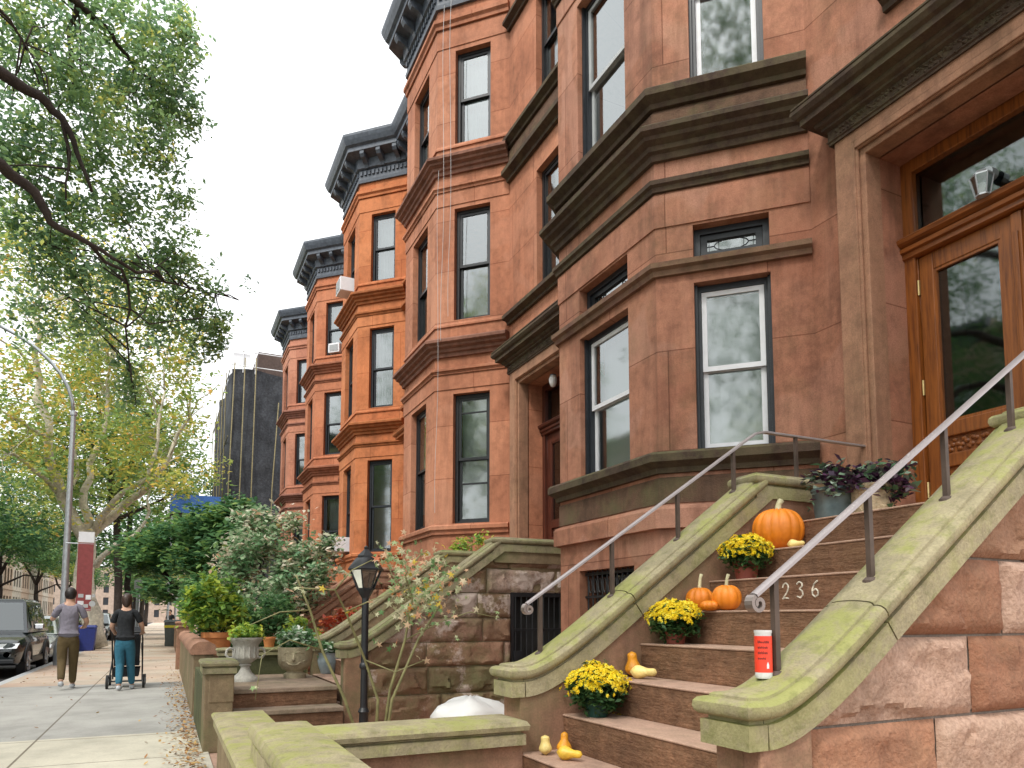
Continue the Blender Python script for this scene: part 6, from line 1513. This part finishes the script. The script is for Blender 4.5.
person(Vector((wp.x,wp.y,0)), R(-4), 'woman in a black top and teal jeans pushing a dark pushchair', 'blackcloth', 'teal', 'hairbrown',
  dict(ell=(-.24,.06,1.16), wrl=(-.20,.27,1.03), pal=(-.20,.34,1.02), elr=(.27,.05,1.17), wrr=(.26,.28,1.05), par=(.24,.35,1.03), knl=(-.075,.05,.49), anl=(-.06,-.14,.11), knr=(.09,.12,.50), anr=(.12,.20,.09), toel=(0,.13,-.07)), .05, .965)
for px, Y, c2, lab in ((170,47,'blackcloth','farther person in a black coat beyond the grey bin'), (184,44,'blackcloth','person in dark clothes by the far yard wall, behind the lime shrub')):
    q = at(px, 620, Y); person(Vector((q.x,Y,0)), R(160), lab, c2, 'blackcloth', 'hair', dict(ell=(-.24,.0,1.15), wrl=(-.24,.06,.92), pal=(-.24,.08,.84), elr=(.24,.0,1.15), wrr=(.24,.06,.92), par=(.24,.08,.84), knl=(-.09,.0,.49), anl=(-.09,-.05,.09), knr=(.09,.05,.5), anr=(.09,.06,.09)), 0, 1.0)
# pushchair in front of the woman
c = Vector((wp.x+.02, wp.y+.75, 0)); PC = thing('pushchair', c, 'dark pushchair with small wheels pushed by the woman', 'pushchair')
mb = MB()
for s in (-1,1):
    mb.tube([c+Vector((s*.24,-.42,1.02)), c+Vector((s*.25,-.25,.85)), c+Vector((s*.25,.38,.12))], .014, 8); mb.tube([c+Vector((s*.27,-.42,.13)), c+Vector((s*.25,.10,.50)), c+Vector((s*.22,.30,.80))], .014, 8)
mb.tube([c+Vector((-.24,-.42,1.02)), c+Vector((.24,-.42,1.02))], .017, 8); mb.tube([c+Vector((-.29,-.42,.13)), c+Vector((.29,-.42,.13))], .016, 8); mb.build('frame', M['black'], PC, smooth=40)
mb = MB(); mb.mesh([c+Vector(v) for v in ((-.21,-.22,.42),(.21,-.22,.42),(.21,.22,.46),(-.21,.22,.46),(-.22,-.36,.98),(.22,-.36,.98),(-.21,-.25,.40),(.21,-.25,.40),(-.23,-.05,1.12),(.23,-.05,1.12),(-.22,.2,1.0),(.22,.2,1.0))], [(0,1,2,3),(4,5,7,6),(4,5,9,8),(8,9,11,10)]); mb.build('seat', M['blackcloth'], PC)
mb = MB(); mb.mesh([c+Vector(v) for v in ((-.2,-.3,.2),(.2,-.3,.2),(.2,.2,.2),(-.2,.2,.2),(-.22,-.32,.36),(.22,-.32,.36),(.22,.22,.36),(-.22,.22,.36))], [(0,1,2,3),(0,1,5,4),(1,2,6,5),(2,3,7,6),(3,0,4,7)]); mb.build('basket', M['blackcloth'], PC)
for s in (-1,1):
    for y, r in ((-.42,.125),(.38,.10)):
        t = MB(); t.tube([c+Vector((s*.275,y,r)), c+Vector((s*.315,y,r))], r, 20); w_ = t.build('wheel', M['tyre'], PC, smooth=40); h_ = MB(); h_.tube([c+Vector((s*.27,y,r)), c+Vector((s*.32,y,r))], r*.5, 12); h_.build('hub', M['galv'], w_, smooth=40)

# ------------------------------------------------------------------ light
SUN_EL, SUN_AZ = 52, 235        # soft overcast daylight from the street side, behind the viewer
W = bpy.data.worlds.new('World'); S.world = W; W.use_nodes = True; nt = W.node_tree
bg = nt.nodes['Background']; sky = nt.nodes.new('ShaderNodeTexSky'); sky.sky_type = 'NISHITA'; sky.sun_disc = False
sky.sun_elevation = R(SUN_EL); sky.sun_rotation = R(SUN_AZ); sky.air_density = 1; sky.dust_density = 4; sky.ozone_density = 1
hs = nt.nodes.new('ShaderNodeHueSaturation'); hs.inputs['Saturation'].default_value = .12; nt.links.new(sky.outputs[0], hs.inputs['Color'])
mx = nt.nodes.new('ShaderNodeMix'); mx.data_type = 'RGBA'; mx.inputs[0].default_value = .72; mx.inputs[7].default_value = (9.2, 9.35, 9.5, 1)
nt.links.new(hs.outputs[0], mx.inputs[6]); nt.links.new(mx.outputs[2], bg.inputs['Color']); bg.inputs['Strength'].default_value = .124
sl = bpy.data.lights.new('sun', 'SUN'); sl.energy = 1.45; sl.angle = R(11); sl.color = (1, .95, .87)
so = bpy.data.objects.new('sun', sl); COL.objects.link(so)
az = R(SUN_AZ); dv = Vector((math.sin(az)*math.cos(R(SUN_EL)), math.cos(az)*math.cos(R(SUN_EL)), math.sin(R(SUN_EL))))
so.rotation_euler = (-dv).to_track_quat('-Z', 'Y').to_euler(); so.location = (0, 0, 40)
S.view_settings.view_transform = 'Standard'; S.view_settings.look = 'None'; S.view_settings.gamma = 1; S.view_settings.exposure = .95
S.render.film_transparent = False
S.cycles.max_bounces = 8; S.cycles.transparent_max_bounces = 12; S.cycles.caustics_reflective = False; S.cycles.caustics_refractive = False
S.cycles.sample_clamp_indirect = 6
